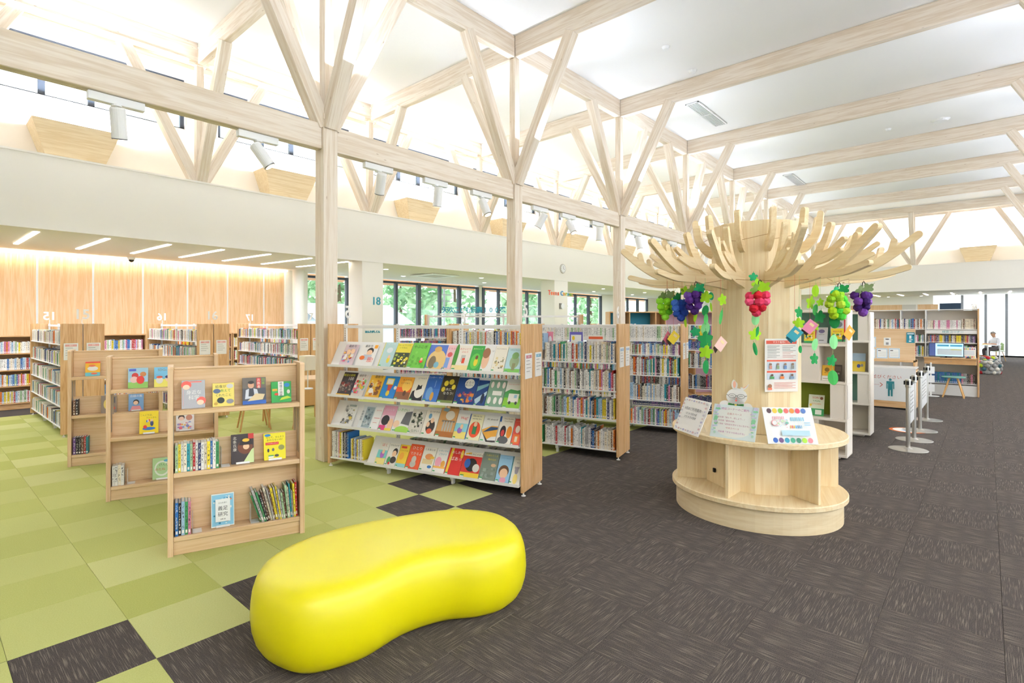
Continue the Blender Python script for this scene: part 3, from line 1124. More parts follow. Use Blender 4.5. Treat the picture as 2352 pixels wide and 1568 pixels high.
def face_book(M, x, y, z, w, h, tilt, base, spec, label, group, t=.012, stand=False, name='picture_book', sticker=True, seed=0):
    P = M @ Vector((x, y, z))
    rz = M.to_euler().z
    o = thing(name, label, 'book' if name != 'magazine' else 'magazine', P, 0, group)
    o.rotation_euler = (-tilt, 0, rz)
    MB().bbox(0, w, -t, 0, 0, h, .0012, col=hx(base)).build('cover', 'print', o)
    p = draw(Print(w, h, t), spec, seed)
    if sticker:
        p.rect(.05, .04, .24, .10, '#3f9d5a').rect(.05, .015, .24, .06, '#f2f0e8')
    if p.f:
        p.build('cover_print', 'print', o)
    MB().box(.002, w - .002, -t + .002, -.002, -.0006, .0, 0).build('page_edge', 'paper', o)
    if stand:
        MB().bbox(w * .2, w * .8, -t - .012, -t, -.002, .012, .001).bbox(w * .2, w * .8, -t - .012, .03, -.003, -.001, .0005).build('book_rest', 'white_plastic', o)
    return o


# ---------------------------------------------------------------- steel shelf with oak end panels
def end_sign(t, x, y, z, rz, header, lines=4, w=.17, h=.24):
    s = MB().bbox(0, w, -.006, 0, 0, h, .002)
    o = s.build('notice', 'white_plastic', t, loc=(x, y, z), rot=(0, 0, rz))
    p = Print(w, h, .006)
    p.rect(.07, .05, .93, .95, '#f1efe9').rect(.1, .8, .9, .93, header)
    p.text('案内', .5, .865, .12, '#f7f0ea')
    for k in range(lines):
        yy = .7 - k * .14
        p.rect(.12, yy, .12 + .5 + .2 * ((k * 7) % 3) / 2, yy + .022, '#8f8b86').rect(.12, yy - .05, .88, yy - .044, '#cfcac2')
    p.build('notice_print', 'print', o)


def number_sign(t, body, x, y, z, size, rz, mat_='number_white', pole=.06):
    me = text_me(body, size, .004, res=4, bold=.004)
    M = Matrix.Translation((x, y, z + pole + size * .36)) @ Matrix.Rotation(rz, 4, 'Z') @ Matrix.Rotation(R(90), 4, 'X')
    m = MB().mesh(me, M)
    m.build('number', mat_, t)
    MB().tube([(x, y, z), (x, y, z + pole + .01)], .005, 6).build('number_rod', 'white_steel', t)


def shelf_unit(label, origin, theta, L, D=.5, front=(), back=(), H=1.62, bays=3, number=None, group=None, header='#dfa39c', header2='#dfa39c', left_number=True, board=.018):
    t = thing('library_shelf', label, 'shelf', (origin[0], origin[1], 0), theta, group)
    hd = D / 2 - .006
    pm = MB().bbox(0, .03, 0, hd, .035, H, .004).build_mesh('end_panel', 'oak_z')
    for x in (0, L - .03):
        for y in (0, D - hd):
            put('end_panel', pm, t, (x, y, 0))
    fm = MB().lathe([(.022, 0), (.022, .006), (.007, .012), (.007, .05)], 12).build_mesh('foot', 'white_steel')
    for x in (.015, L - .015):
        for y in (.04, D - .04):
            put('foot', fm, t, (x, y, 0))
    up = MB().box(-.018, .018, -.012, .012, .06, H)
    for q in range(56):
        up.box(-.004, .004, -.0125, -.012, .1 + q * .027, .112 + q * .027, 1)
    um = up.build_mesh('upright', ['white_steel', 'slot_grey'])
    for k in range(bays + 1):
        x = min(max(L * k / bays, .05), L - .05)
        put('upright', um, t, (x, D / 2, 0))
        if 0 < k < bays:
            MB().bbox(x - .02, x + .02, .05, D - .05, .045, .085, .003).box(x - .012, x + .012, .06, .1, 0, .05).box(x - .012, x + .012, D - .1, D - .06, 0, .05).build('base_foot', 'white_steel', t)
    MB().bbox(.03, L - .03, D / 2 - .016, D / 2 + .016, H - .05, H - .015, .002).build('top_rail', 'white_steel', t)
    sm = {}
    for side, zz in ((0, front), (1, back)):
        y0, y1 = (.008, D / 2 - .02) if side == 0 else (D / 2 + .02, D - .008)
        b_ = MB().bbox(.032, L - .032, y0, y1, -board, 0, .003).build_mesh('shelf_board', 'white_steel')
        for z in zz:
            put('shelf_board', b_, t, (0, 0, z))
    if number:
        number_sign(t, number, L - .08, D / 2, H, .2, R(90))
        if left_number:
            number_sign(t, number, .08, D / 2, H, .2, R(-90))
    if header:
        end_sign(t, L + .001, .035, 1.1, R(90), header)
        end_sign(t, L + .001, D - hd + .035, 1.1, R(90), header2)
    return t


Rw = lambda p, q: (p[0], p[1])
Z5 = (1.155, .82, .477, .11)
TH5 = R(-74)
O5 = (3.267, 5.479)
M5 = frame(O5, TH5)
S5 = shelf_unit('steel and oak shelf showing picture books face-out, under number 5', O5, TH5, 2.414, .5, (), (1.155, .82, .477, .11), number='5', header='#c9838c', header2='#7fb6cc')
# sloped display boards of the near side
for i, z in enumerate(Z5):
    xa = .034 if i < 3 else .56
    m = MB()
    m.add([(xa, .005, z - .012), (2.38, .005, z - .012), (2.38, .17, z + .26), (xa, .17, z + .26), (xa, .013, z - .014), (2.38, .013, z - .014), (2.38, .178, z + .258), (xa, .178, z + .258)],
          [(0, 1, 2, 3), (5, 4, 7, 6), (3, 2, 6, 7), (0, 3, 7, 4), (1, 5, 6, 2)])
    m.box(xa, 2.38, -.035, .012, z - .016, z - .008).box(xa, 2.38, -.039, -.034, z - .016, z + .012)
    m.build('display_board', 'white_steel', S5)
MB().bbox(.034, .55, .008, .23, .092, .11, .003).build('shelf_board', 'white_steel', S5)
TILT = math.atan2(.165, .27)
G5 = 'picture books on the display shelf under number 5'


def row5(i, books):
    z = Z5[i]
    for k, (pa, pb, h, base, spec, label) in enumerate(books):
        xa, xb = local_x(M5, pa, -.02), min(2.374, local_x(M5, pb, -.02))
        nm = 'magazine' if 'magazine' in label or 'newspaper' in label else 'picture_book'
        face_book(M5, xa + .003, -.004 + (k % 2) * .0, z - .006, max(.06, xb - xa - .006), h, TILT, base, spec, label, G5, t=.009, name=nm, sticker=nm == 'picture_book', seed=i * 50 + k)


P_FACE = '#f3c9a2'
row5(0, [
    (775, 806, .27, '#d9c3c6', [('s', 30, ['#e86a8a', '#f2b84a', '#7fb6dd', '#c23b5a', '#f7f0ea', '#8a5a9a'], .05, .05, .95, .8, .04, .12), ('e', .45, .62, .16, .12, P_FACE), ('e', .75, .66, .15, .12, P_FACE), ('t', '最新号', .6, .9, .2, '#23242a')], 'magazine with two smiling faces and a busy bright cover, top display row'),
    (813, 851, .27, '#f3efe8', [('e', .62, .72, .2, .15, '#2b2523'), ('e', .6, .64, .17, .13, P_FACE), ('r', .3, .3, .8, .55, '#c9ccd2'), ('e', .25, .4, .16, .1, '#e8742c'), ('t', '服!', .78, .3, .3, '#e8481f'), ('r', .8, .84, 1, 1, '#f0a42c'), ('t', '最新号', .45, .93, .16, '#23242a')], 'magazine with a bowed head and orange lettering, top display row'),
    (864, 894, .31, '#bcd9d6', [('r', 0, 0, .05, 1, '#ead84a'), ('e', .55, .68, .24, .11, '#e6eef0'), ('e', .66, .3, .12, .12, '#ead43a'), ('e', .66, .42, .09, .07, P_FACE), ('t', 'ソ・ー', .55, .92, .22, '#eef4f2')], 'pale teal picture book with a girl in yellow under a cloud'),
    (894, 929, .30, '#e9d94a', [('r', 0, 0, 1, .62, '#3b4632'), ('s', 26, ['#f4f2e6', '#23261f', '#9fb04a', '#5b6a3a', '#e9d94a'], 0, .02, 1, .6, .04, .1), ('t', 'フルーム ヴィルの', .5, .9, .11, '#6b7a2a'), ('t', 'いちねん', .5, .8, .13, '#6b7a2a')], 'yellow picture book with a dark busy wood below'),
    (930, 971, .31, '#74c247', [('s', 24, ['#66b33c', '#83cf55', '#5da836'], .02, .02, .98, .7, .04, .1), ('e', .75, .28, .1, .06, '#d8352e'), ('e', .75, .36, .07, .06, P_FACE), ('t', 'やぶこぎ', .5, .82, .2, '#26421f')], 'bright green picture book with a small red figure'),
    (971, 1013, .29, '#5b79c4', [('e', .55, .35, .52, .45, '#e3c27f'), ('e', .5, .82, .2, .12, '#d8a85c'), ('e', .35, .3, .2, .25, '#7a6a4e'), ('e', .62, .2, .14, .12, '#7fb4c4')], 'blue and sand picture book with a brown furry back'),
    (1012, 1032, .29, '#f0c6c4', [('r', .1, .1, .6, .5, '#7f9fd6'), ('e', .5, .62, .3, .1, '#d35b5b'), ('t', 'どちた', .55, .85, .3, '#c2486e')], 'narrow pink picture book with a blue ladder'),
    (1032, 1070, .29, '#f1e9da', [('e', .1, .55, .14, .5, '#4f8f3a'), ('r', .45, .35, .72, .62, '#c9c4b8'), ('r', .55, .3, .72, .5, '#d4492e'), ('r', 0, 0, 1, .22, '#ecd79a'), ('t', 'あかいとり', .6, .85, .14, '#d4593e'), ('t', 'のもり', .62, .73, .14, '#d4593e')], 'cream picture book with a red door and a green cactus'),
    (1069, 1099, .29, '#3f9f45', [('e', .5, .4, .38, .3, '#66bf4e'), ('e', .55, .36, .16, .15, '#e7d13c'), ('e', .55, .54, .11, .08, '#7a4f30'), ('t', 'あめがふって', .5, .87, .13, '#f4ecb0')], 'deep green picture book with a child in yellow dancing'),
    (1098, 1125, .29, '#f0ede6', [('e', .3, .45, .32, .32, '#edbf9c'), ('e', .28, .72, .34, .2, '#9a6a48'), ('t', 'い', .85, .8, .2, '#2f2a28')], 'white picture book with a large round child face'),
    (1124, 1154, .29, '#f3ecdb', [('s', 22, ['#c9a24e', '#8a8a5a', '#7a6a52', '#e3cf96'], .1, .08, .95, .62, .03, .08), ('t', 'せんそうがおわる', .5, .88, .1, '#4a4038')], 'cream picture book crowded with small drawn figures'),
    (1154, 1203, .27, '#bfe0e6', [('r', 0, 0, 1, .18, '#7fbf5a'), ('e', .55, .45, .3, .26, '#9fb38a'), ('r', .45, .12, .65, .4, '#8a8a62'), ('e', .55, .7, .22, .14, '#7fa96a'), ('t', 'すきまうこやん とい の', .5, .92, .075, '#2f4a5a')], 'pale blue picture book with a mossy round tree house'),
])
row5(1, [
    (770, 802, .29, '#3a3233', [('s', 40, ['#6a5a52', '#9a8a7a', '#c9b8a4', '#4a3f3c', '#8a3a32'], .02, .1, .98, .6, .04, .1), ('t', '戦没の部隊', .5, .85, .17, '#d8d23c'), ('t', '100', .7, .7, .28, '#f4f0e8'), ('r', .02, .0, .98, .06, '#e8b83c')], 'dark magazine with yellow lettering and a grey crowd'),
    (802, 829, .27, '#e9ddd0', [('s', 46, ['#e8738c', '#6fb4dd', '#f0c23c', '#7fbf6a', '#f7f4ee', '#d8402e'], .03, .05, .97, .85, .04, .11), ('t', '最新号', .55, .92, .2, '#22232a')], 'magazine covered in small candy coloured pictures'),
    (834, 867, .27, '#e9b436', [('s', 26, ['#7a4a22', '#f4d878', '#c9742a', '#f4efe4', '#4a2f1c', '#e3a020'], .03, .05, .97, .82, .06, .16), ('e', .35, .3, .17, .11, '#f4efe4'), ('t', '最新号', .62, .92, .2, '#22232a')], 'magazine of golden fried dishes on plates'),
    (867, 901, .27, '#1f7fc4', [('r', .2, .62, .7, .9, '#ecd23c'), ('r', .26, .66, .64, .86, '#f3efe2'), ('p', [(.45, .2), (.55, .2), (.7, .62), (.35, .62)], '#b8402c'), ('e', .5, .25, .12, .12, '#e7c83a'), ('e', .92, .5, .1, .08, '#f2efe8')], 'strong blue picture book with a yellow framed sign'),
    (901, 935, .27, '#f0a838', [('r', 0, 0, 1, .35, '#8a5a3c'), ('r', 0, .35, 1, .55, '#e8622c'), ('e', .65, .62, .32, .26, '#f7c85a'), ('e', .62, .3, .1, .12, '#5a3a2a'), ('t', 'ゆうやけ', .55, .86, .15, '#7a3a1c'), ('t', 'とけてゆく', .5, .72, .13, '#7a3a1c')], 'orange sunset picture book with a huge sun'),
    (935, 966, .29, '#efe6d0', [('p', [(0, 0), (1, 0), (.95, .3), (.5, .5), (.1, .38)], '#26262a'), ('e', .62, .38, .35, .25, '#f4efe4'), ('p', [(.35, .42), (.75, .5), (.72, .66), (.6, .6), (.42, .66)], '#26262a'), ('t', 'ピヤキのて', .6, .9, .13, '#4a4238')], 'cream picture book with a round black and white cat'),
    (966, 1000, .31, '#2f63b0', [('r', 0, 0, 1, .5, '#3f74bd'), ('e', .35, .32, .22, .24, '#6f9fd0'), ('e', .58, .22, .12, .16, '#c9953c'), ('r', .6, .55, .63, .8, '#8fb0d8'), ('t', 'ニッキー・ヴィ', .5, .9, .14, '#f0f2f4')], 'blue evening picture book with a small tan figure'),
    (1000, 1037, .31, '#3a3320', [('e', .3, .72, .14, .1, '#e0c93c'), ('e', .62, .78, .16, .1, '#cfb83a'), ('e', .82, .6, .12, .09, '#e0c93c'), ('e', .2, .5, .12, .09, '#e0c93c'), ('p', [(.42, .12), (.58, .12), (.62, .6), (.38, .6)], '#1d1a14'), ('r', 0, 0, 1, .12, '#6b7a3a'), ('t', '木に', .55, .5, .2, '#f4efe0'), ('t', 'なろう!', .58, .36, .2, '#f4efe0')], 'dark olive picture book with a branching black tree'),
    (1037, 1084, .30, '#1d3f7a', [('e', .6, .78, .24, .18, '#efe9da'), ('t', 'よるの', .6, .82, .14, '#1d2a4a'), ('t', 'あいだに', .6, .72, .11, '#1d2a4a'), ('s', 26, ['#d8823c', '#2f6fb8', '#8a3f6a', '#e3c23c', '#17305c', '#c9503c'], .02, .05, .98, .52, .04, .1)], 'navy night town picture book with a big white moon'),
    (1084, 1110, .28, '#1f3f78', [('p', [(0, .55), (1, .8), (1, .9), (0, .75)], '#7fb0b4'), ('p', [(0, .25), (1, .6), (1, .45), (.2, .05)], '#bcd3dc'), ('e', .7, .3, .16, .2, '#14233f')], 'dark blue picture book of a whale and breaking sea'),
    (1110, 1150, .29, '#7f9f84', [('r', .3, .44, .85, .6, '#f4f0e6'), ('e', .2, .82, .09, .12, '#f3e3d6'), ('e', .55, .82, .09, .12, '#f3e3d6'), ('e', .88, .82, .09, .12, '#f3e3d6'), ('e', .2, .25, .1, .13, '#f4efe6'), ('e', .55, .25, .1, .13, '#f4efe6'), ('e', .88, .25, .1, .13, '#f4efe6')], 'sage green picture book with rows of small dancers'),
    (1150, 1203, .28, '#e9e8de', [('r', 0, 0, 1, .4, '#86c03c'), ('p', [(0, .6), (.3, .72), (.7, .68), (1, .74), (1, .4), (0, .4)], '#4f9a52'), ('r', .25, .24, .85, .56, '#f4f0e6'), ('r', .58, .4, .74, .52, '#9fc4d8'), ('e', .38, .22, .07, .06, '#3a3a3c'), ('e', .75, .22, .07, .06, '#3a3a3c'), ('t', 'キャンピングカーの', .5, .9, .085, '#d8352e')], 'green picture book with a cream camper van'),
])
row5(2, [
    (776, 805, .27, '#e6e4dd', [('s', 30, ['#5a5a58', '#8a8a86', '#b8b6b0', '#c9b04a'], .05, .05, .95, .85, .03, .1), ('v', '新聞', .2, .85, .2, '#2a2a2c'), ('r', .35, .88, .9, .96, '#9aa4a0')], 'folded newspaper with a small yellow photograph'),
    (817, 846, .27, '#dfe2e2', [('r', .3, .06, .95, .94, '#9fb0b4'), ('s', 34, ['#4a5a60', '#7a8a90', '#c9d0d0', '#b0b8b8'], .3, .06, .95, .92, .03, .09), ('v', '新聞記事', .14, .7, .17, '#2a2a2c')], 'folded blue grey newspaper with a large photograph'),
    (845, 864, .26, '#f4f2ee', [('r', .2, .5, .9, .53, '#d98c86'), ('r', .2, .3, .7, .32, '#d98c86'), ('t', 'おすすめ', .55, .85, .17, '#d9707a')], 'white notice card with thin pink lines'),
    (864, 895, .29, '#f0d3dc', [('r', 0, .62, 1, 1, '#e8a9c0'), ('e', .38, .42, .3, .2, '#2a2426'), ('p', [(.0, .0), (.55, 0), (.5, .22), (.05, .22)], '#d8427a'), ('e', .82, .28, .2, .22, '#f2c59c'), ('r', .5, 0, 1, .12, '#f0d84a'), ('t', 'だいじな', .5, .84, .17, '#f7eef2')], 'pink picture book with a child with round black hair'),
    (895, 932, .29, '#f4f2ea', [('p', [(.45, .35), (1, .3), (1, .85), (.6, .8)], '#6a6a6c'), ('e', .65, .1, .45, .16, '#a9d858'), ('e', .2, .32, .2, .14, '#f2cfae'), ('t', 'いきがい', .4, .87, .19, '#5fae3c')], 'white picture book with green lettering and a grey arm'),
    (932, 963, .28, '#ded8cb', [('s', 40, ['#2f3a2c', '#5a5f4a', '#f2ede2', '#8a8f76', '#1f231d'], .05, .22, .98, .95, .04, .09), ('t', 'ながい', .6, .12, .2, '#4a6a3a')], 'picture book with an old photograph of children'),
    (963, 995, .29, '#efe7d6', [('e', .35, .74, .12, .1, '#6f9fc0'), ('e', .55, .35, .32, .26, '#3a3330'), ('e', .6, .58, .13, .1, '#f0c9a4'), ('e', .35, .42, .12, .1, '#f0c9a4'), ('e', .55, .18, .2, .1, '#d8603c'), ('t', 'なつやすみ', .6, .9, .15, '#3a3330')], 'cream picture book with a huddle of dark haired figures'),
    (995, 1036, .32, '#cf9a5c', [('e', .6, .75, .26, .16, '#efe6d4'), ('r', .2, .52, .95, .58, '#7a6a58'), ('e', .35, .38, .06, .18, '#b8b4a8'), ('e', .5, .38, .06, .18, '#b8b4a8'), ('e', .65, .38, .06, .18, '#b8b4a8'), ('e', .8, .38, .06, .18, '#b8b4a8'), ('r', 0, 0, 1, .2, '#a8662c'), ('p', [(.1, .9), (.4, .86), (.5, .97), (.2, 1)], '#8fb0bc')], 'tan picture book with silver fish hung in a row'),
    (1036, 1065, .27, '#f2efe6', [('r', 0, 0, 1, .3, '#f0dc78'), ('r', 0, .3, 1, .62, '#8fd0d8'), ('e', .45, .35, .2, .12, '#9a6ab8'), ('e', .55, .5, .12, .1, '#f3c9a2'), ('t', 'Hug!', .6, .84, .3, '#d8352e')], 'picture book titled in red with a child on a beach'),
    (1065, 1098, .28, '#f3ecc4', [('r', 0, 0, .06, 1, '#2f5aa0'), ('e', .52, .42, .4, .3, '#e0532c'), ('r', .38, .25, .66, .55, '#2f7a4a'), ('e', .52, .62, .12, .1, '#f3c9a2'), ('t', 'Alfie the Gu', .52, .92, .13, '#2f2a28'), ('t', 'and the Gra', .52, .82, .13, '#2f2a28')], 'cream picture book with a figure in an orange disc'),
    (1098, 1135, .28, '#f0efe9', [('p', [(.0, .45), (.6, .62), (1, .62), (1, .25), (.7, .22), (.4, .1), (.15, .3)], '#e0a23c'), ('p', [(.1, .36), (1, .5), (1, .58), (.55, .58)], '#2f4a6a'), ('p', [(.0, .42), (.5, .08), (1, .1), (1, .04), (.45, .0)], '#3a3432'), ('t', 'All aboard!', .55, .85, .16, '#2a2729')], 'white picture book with a yellow railway carriage'),
    (1135, 1170, .28, '#efe9da', [('e', .35, .45, .2, .22, '#2a2729'), ('e', .78, .45, .18, .22, '#e08a2c'), ('e', .45, .15, .36, .14, '#5a5a5a'), ('e', .35, .4, .12, .12, '#c9403c'), ('p', [(0, .8), (.12, .8), (.1, 1), (0, 1)], '#2f5aa0'), ('t', 'Dino Buddies', .6, .92, .12, '#8a6a3c'), ('t', 'Good Night', .6, .83, .12, '#8a6a3c')], 'cream picture book with a black and an orange animal'),
    (1170, 1203, .27, '#e0584a', [('r', .15, .08, .85, .42, '#e8793c'), ('r', .35, .14, .65, .34, '#f4e6c8'), ('e', .5, .6, .26, .14, '#f2e0d0'), ('t', 'ふたりはだいすき', .5, .9, .1, '#f4d8c0')], 'red picture book with an orange oven and a pale animal'),
])
row5(3, [
    (857, 879, .25, '#f0ede4', [('r', 0, 0, 1, .3, '#f0e08a'), ('r', 0, .3, 1, .65, '#7fd0cc'), ('e', .55, .45, .22, .16, '#b06ac0'), ('e', .6, .58, .14, .1, '#f3c9a2'), ('t', 'ぼく', .55, .87, .3, '#d8353c')], 'small picture book titled ぼく with a child in purple'),
    (879, 904, .25, '#f3efe6', [('e', .7, .62, .24, .18, '#2f2724'), ('e', .66, .55, .2, .14, '#f3c9a2'), ('e', .7, .28, .28, .15, '#2f2724'), ('e', .3, .25, .16, .16, '#4f9a62'), ('e', .4, .12, .1, .06, '#d8352e'), ('t', 'きもちのす', .5, .9, .17, '#3a3330')], 'white picture book with two round dark haired heads'),
    (904, 927, .25, '#f0c93c', [('r', 0, 0, 1, .18, '#9fd8d4'), ('e', .4, .5, .22, .16, '#f0a83c'), ('r', .15, .84, .7, .93, '#d8402e'), ('t', 'こんにちは', .5, .74, .16, '#7a4a1c')], 'yellow picture book with a pale blue foot band'),
    (927, 958, .27, '#e0582c', [('e', .5, .22, .22, .14, '#b8b4a8'), ('e', .5, .4, .18, .14, '#c9c4b8'), ('t', 'ひとり', .55, .84, .26, '#f7f2e8'), ('t', 'できるよ', .55, .62, .22, '#f7f2e8')], 'orange red picture book with large white lettering'),
    (958, 989, .26, '#f2eee2', [('r', .12, .3, .9, .5, '#e3cf9a'), ('e', .55, .6, .3, .12, '#e89a5c'), ('r', .65, .52, .95, .62, '#e8b83c'), ('e', .75, .2, .16, .06, '#3f7fc0'), ('t', 'くるまにの', .5, .88, .16, '#3a3330')], 'white picture book with a beige cart and orange load'),
    (989, 1017, .26, '#f5f1ea', [('e', .32, .45, .26, .2, '#f0a9bc'), ('e', .75, .38, .18, .14, '#e8a84a'), ('r', 0, .2, 1, .28, '#f0b45a'), ('t', 'いろいろの', .55, .9, .17, '#4fa8b8'), ('t', 'ごちそう', .55, .76, .17, '#4fa8b8')], 'white picture book with a pink pig and tan horses'),
    (1017, 1052, .28, '#cf2f2a', [('p', [(.05, 0), (.2, 0), (.3, 1), (.12, 1)], '#ecc93c'), ('e', .9, .8, .1, .16, '#ecc93c'), ('t', 'おしおし', .58, .84, .2, '#f7f2e8'), ('t', 'ばあっ', .58, .6, .26, '#f7f2e8')], 'bright red picture book with yellow ribbons down the side'),
    (1052, 1096, .26, '#f0e9da', [('r', 0, 0, 1, .2, '#ecc93c'), ('r', 0, .2, 1, .84, '#c9352c'), ('e', .5, .5, .3, .26, '#2f2724'), ('e', .28, .55, .16, .18, '#2f5fa8'), ('e', .78, .4, .18, .16, '#e8e2d6'), ('p', [(.1, .88), (.4, .93), (.38, .98), (.08, .93)], '#ecb83c'), ('t', 'わにわにのポル', .62, .91, .11, '#2a2427')], 'red and yellow picture book with a big dark animal'),
    (1096, 1134, .28, '#7f8a7c', [('e', .75, .55, .16, .06, '#d8b08a'), ('s', 16, ['#8f9a90', '#6f7a70', '#9aa69a'], .05, .05, .95, .5, .04, .1), ('t', 'うまれてくる', .55, .88, .13, '#ecd24a'), ('t', '海のなか', .6, .74, .13, '#ecd24a')], 'grey green picture book with yellow lettering over murky water'),
    (1134, 1166, .27, '#9fcbe8', [('e', .5, .42, .38, .22, '#6a4a34'), ('e', .52, .34, .3, .18, '#f3c9a2'), ('e', .55, .1, .24, .1, '#e8a0b4'), ('t', 'ピカピカ はみがき', .5, .88, .09, '#2f6fb0')], 'pale blue picture book with a big round child face'),
    (1166, 1203, .27, '#f2ede0', [('r', 0, 0, .06, 1, '#2f97a8'), ('e', .52, .5, .18, .14, '#a39aa4'), ('e', .36, .6, .06, .05, '#a39aa4'), ('e', .68, .6, .06, .05, '#a39aa4'), ('e', .52, .2, .22, .18, '#ecd27a'), ('t', 'いつしょに', .5, .9, .12, '#4a4238'), ('t', 'ねんこ', .6, .78, .12, '#4a4238')], 'cream picture book with a grey toy bear'),
])
GM = 'magazines upright on the lowest shelf under number 5'
row(M5, .05, .3, .02, .112, .29, ('white', 'white', 'white', 'grey', 'white', 'pink', 'yellow', 'white', 'black', 'grey', 'navy', 'blue'), '@ magazine spine on the lowest shelf under number 5', GM, d=.2, w=(.016, .024), vary=.01)
row(M5, .31, .5, .03, .112, .24, ('cream', 'yellow', 'brown', 'cream', 'pale blue', 'purple', 'yellow', 'white', 'grey', 'white'), '@ magazine spine on the lowest shelf under number 5', GM, d=.2, w=(.012, .018), vary=.02)
# far side of the same shelf: fore-edges seen through the gaps
for z, a, b_, h in ((.477, .9, 2.35, .2), (.11, .9, 2.35, .26), (.82, 1.2, 2.35, .22), (1.155, 1.1, 2.35, .2)):
    row(M5, a, b_, .29, z, h, ['grey', 'cream', 'grey', 'pale green', 'white'], d=.16, flip=True, vary=.05)

# ---------------------------------------------------------------- shelf 6 and its fellows
TH6 = R(-77)
e6 = (5.753, 3.178)
O6 = (e6[0] - 2.414 * math.cos(TH6), e6[1] - 2.414 * math.sin(TH6))
M6 = frame(O6, TH6)
shelf_unit('steel and oak shelf packed with pale spines, under number 6', O6, TH6, 2.414, .5, Z5, Z5, number='6', header='#9ab8d4', header2='#9ab8d4')
ORD = ('top', 'second', 'third', 'lowest')
x6 = local_x(M6, 1250)
for i, z in enumerate(Z5):
    row(M6, x6, 2.37, .02, z, .25, MIX_PALE, '@ book on the %s shelf under number 6' % ORD[i], 'books on the shelf under number 6', w=(.013, .027), vary=.05, d=.16)
    row(M6, .05, x6 - .01, .02, z if i else 1.29, .24, MIX_PALE, w=(.012, .026), d=.16)
    row(M6, .05, 2.37, .3, z, .22, MIX_PALE, d=.16, flip=True, vary=.05)
TH7 = R(-77)
for k, (ex, num, mixs, hd) in enumerate((((7.69, 3.223), '7', (['white'] * 6 + ['cream', 'pale green'], MIX_ALL, MIX_ALL, MIX_PALE, MIX_ALL), '#a9bcd0'), ((9.62, 3.28), '8', (MIX_ALL, ['navy', 'blue', 'navy', 'purple'], MIX_ALL, MIX_DARK, ['navy', 'purple', 'navy']), '#9aa0c0'))):
    O = (ex[0] - 2.414 * math.cos(TH7), ex[1] - 2.414 * math.sin(TH7))
    M = frame(O, TH7)
    zz = (1.37, 1.16, .852, .48, .114)
    shelf_unit('steel and oak shelf ' + ('with a row of white journals on top, behind number 6' if k == 0 else 'with rows of navy volumes, beside the trunk' if k == 1 else 'farthest of the row, behind the trunk'), O, TH7, 2.414, .5, zz, zz[1:], number=None, header=hd, header2=hd)
    for i, z in enumerate(zz):
        h = (.22, .18, .27, .25, .25)[i]
        row(M, .05, 2.37, .02, z, h, mixs[i], d=.16, vary=.01 if i == 0 else .05, w=(.012, .03))

# ---------------------------------------------------------------- shelves 15, 16 and 17
Z15 = (1.325, 1.02, .73, .43, .13)
for num, x, mixs in (('15', 1.476, (MIX_PALE,) * 5), ('16', 3.294, (MIX_PALE, MIX_PALE, MIX_ALL, MIX_ALL, MIX_ALL)), ('17', 5.1, (MIX_ALL, MIX_PALE, MIX_ALL, MIX_ALL, MIX_ALL))):
    O, TH = (x, 12.4), R(-90)
    M = frame(O, TH)
    shelf_unit('steel and oak shelf before the wood wall, under number ' + {'15': 'fifteen', '16': 'sixteen', '17': 'seventeen'}[num], O, TH, 2.8, .525, Z15, Z15, number=num)
    for i, z in enumerate(Z15):
        row(M, .06, 2.74, .02, z, .2, mixs[i], d=.15, w=(.014, .032), vary=.035, full=.96 if i % 2 else .99)
        row(M, .06, 2.74, .3, z, .19, mixs[i], d=.15, flip=True)

# ---------------------------------------------------------------- bookcases along the wood wall
ZW = (1.06, .747, .446, .125)
for k in range(-3, 6):
    x = 1.736 + .915 * k
    w = .9 if k < 5 else .56
    t = thing('wall_bookcase', 'low oak bookcase standing against the wood wall', 'bookcase', (x, 13.36, 0), 0, 'bookcases along the wood wall')
    pm = MB().bbox(0, .022, 0, .32, 0, 1.37, .003).build_mesh('side_panel', 'oak_z')
    put('side_panel', pm, t)
    put('side_panel', pm, t, (w - .022, 0, 0))
    MB().bbox(0, w, -.005, .32, 1.37, 1.395, .003).build('top', 'oak_x', t)
    MB().box(.022, w - .022, .3, .318, .1, 1.37).build('back', 'oak_x', t)
    MB().box(.022, w - .022, .03, .05, 0, .1).build('kick', 'oak_x', t)
    sm_ = MB().bbox(.022, w - .022, .01, .3, -.022, 0, .002).build_mesh('shelf_board', 'oak_x')
    M = frame((x, 13.36), 0)
    for z in ZW:
        put('shelf_board', sm_, t, (0, 0, z))
        row(M, .03, w - .03, .04, z, .23, MIX_PINK, d=.15, w=(.016, .034), vary=.03)

# ---------------------------------------------------------------- shelves of the children's corner behind number 5
t0 = at_d(975, 742, 10)
TH9 = math.atan2(-ca, sa)
L9 = (at_d(1340, 742, 10) - t0).length
O9 = (t0.x, t0.y)
M9 = frame(O9, TH9)
t = shelf_unit('higher steel shelf with teal cut-out characters along its top rail', O9, TH9, L9, .5, (1.32, .98, .64, .3), (1.32, .98, .64, .3), H=1.79, bays=4, header=None)
mm = MB()
for i, ch in enumerate('矢吹こども読書100選'):
    x = local_x(M9, 1022 + i * 13.2, .2)
    mm.mesh(text_me(ch, .125, .006, res=3, bold=.003), Matrix.Translation((x, .2, 1.875)) @ Matrix.Rotation(R(90), 4, 'X'))
mm.build('title_lettering', 'teal_letter', t)
MB().bbox(local_x(M9, 1010, .2), local_x(M9, 1172, .2), .195, .205, 1.79, 1.812, .001).build('lettering_bar', 'white_steel', t)
for z in (1.32, .98, .64, .3):
    row(M9, .05, L9 - .05, .02, z, .2, MIX_PALE, d=.15)
O10 = at_d(905, 742, 9.4)
TH10 = TH9
M10 = frame((O10.x, O10.y), TH10)
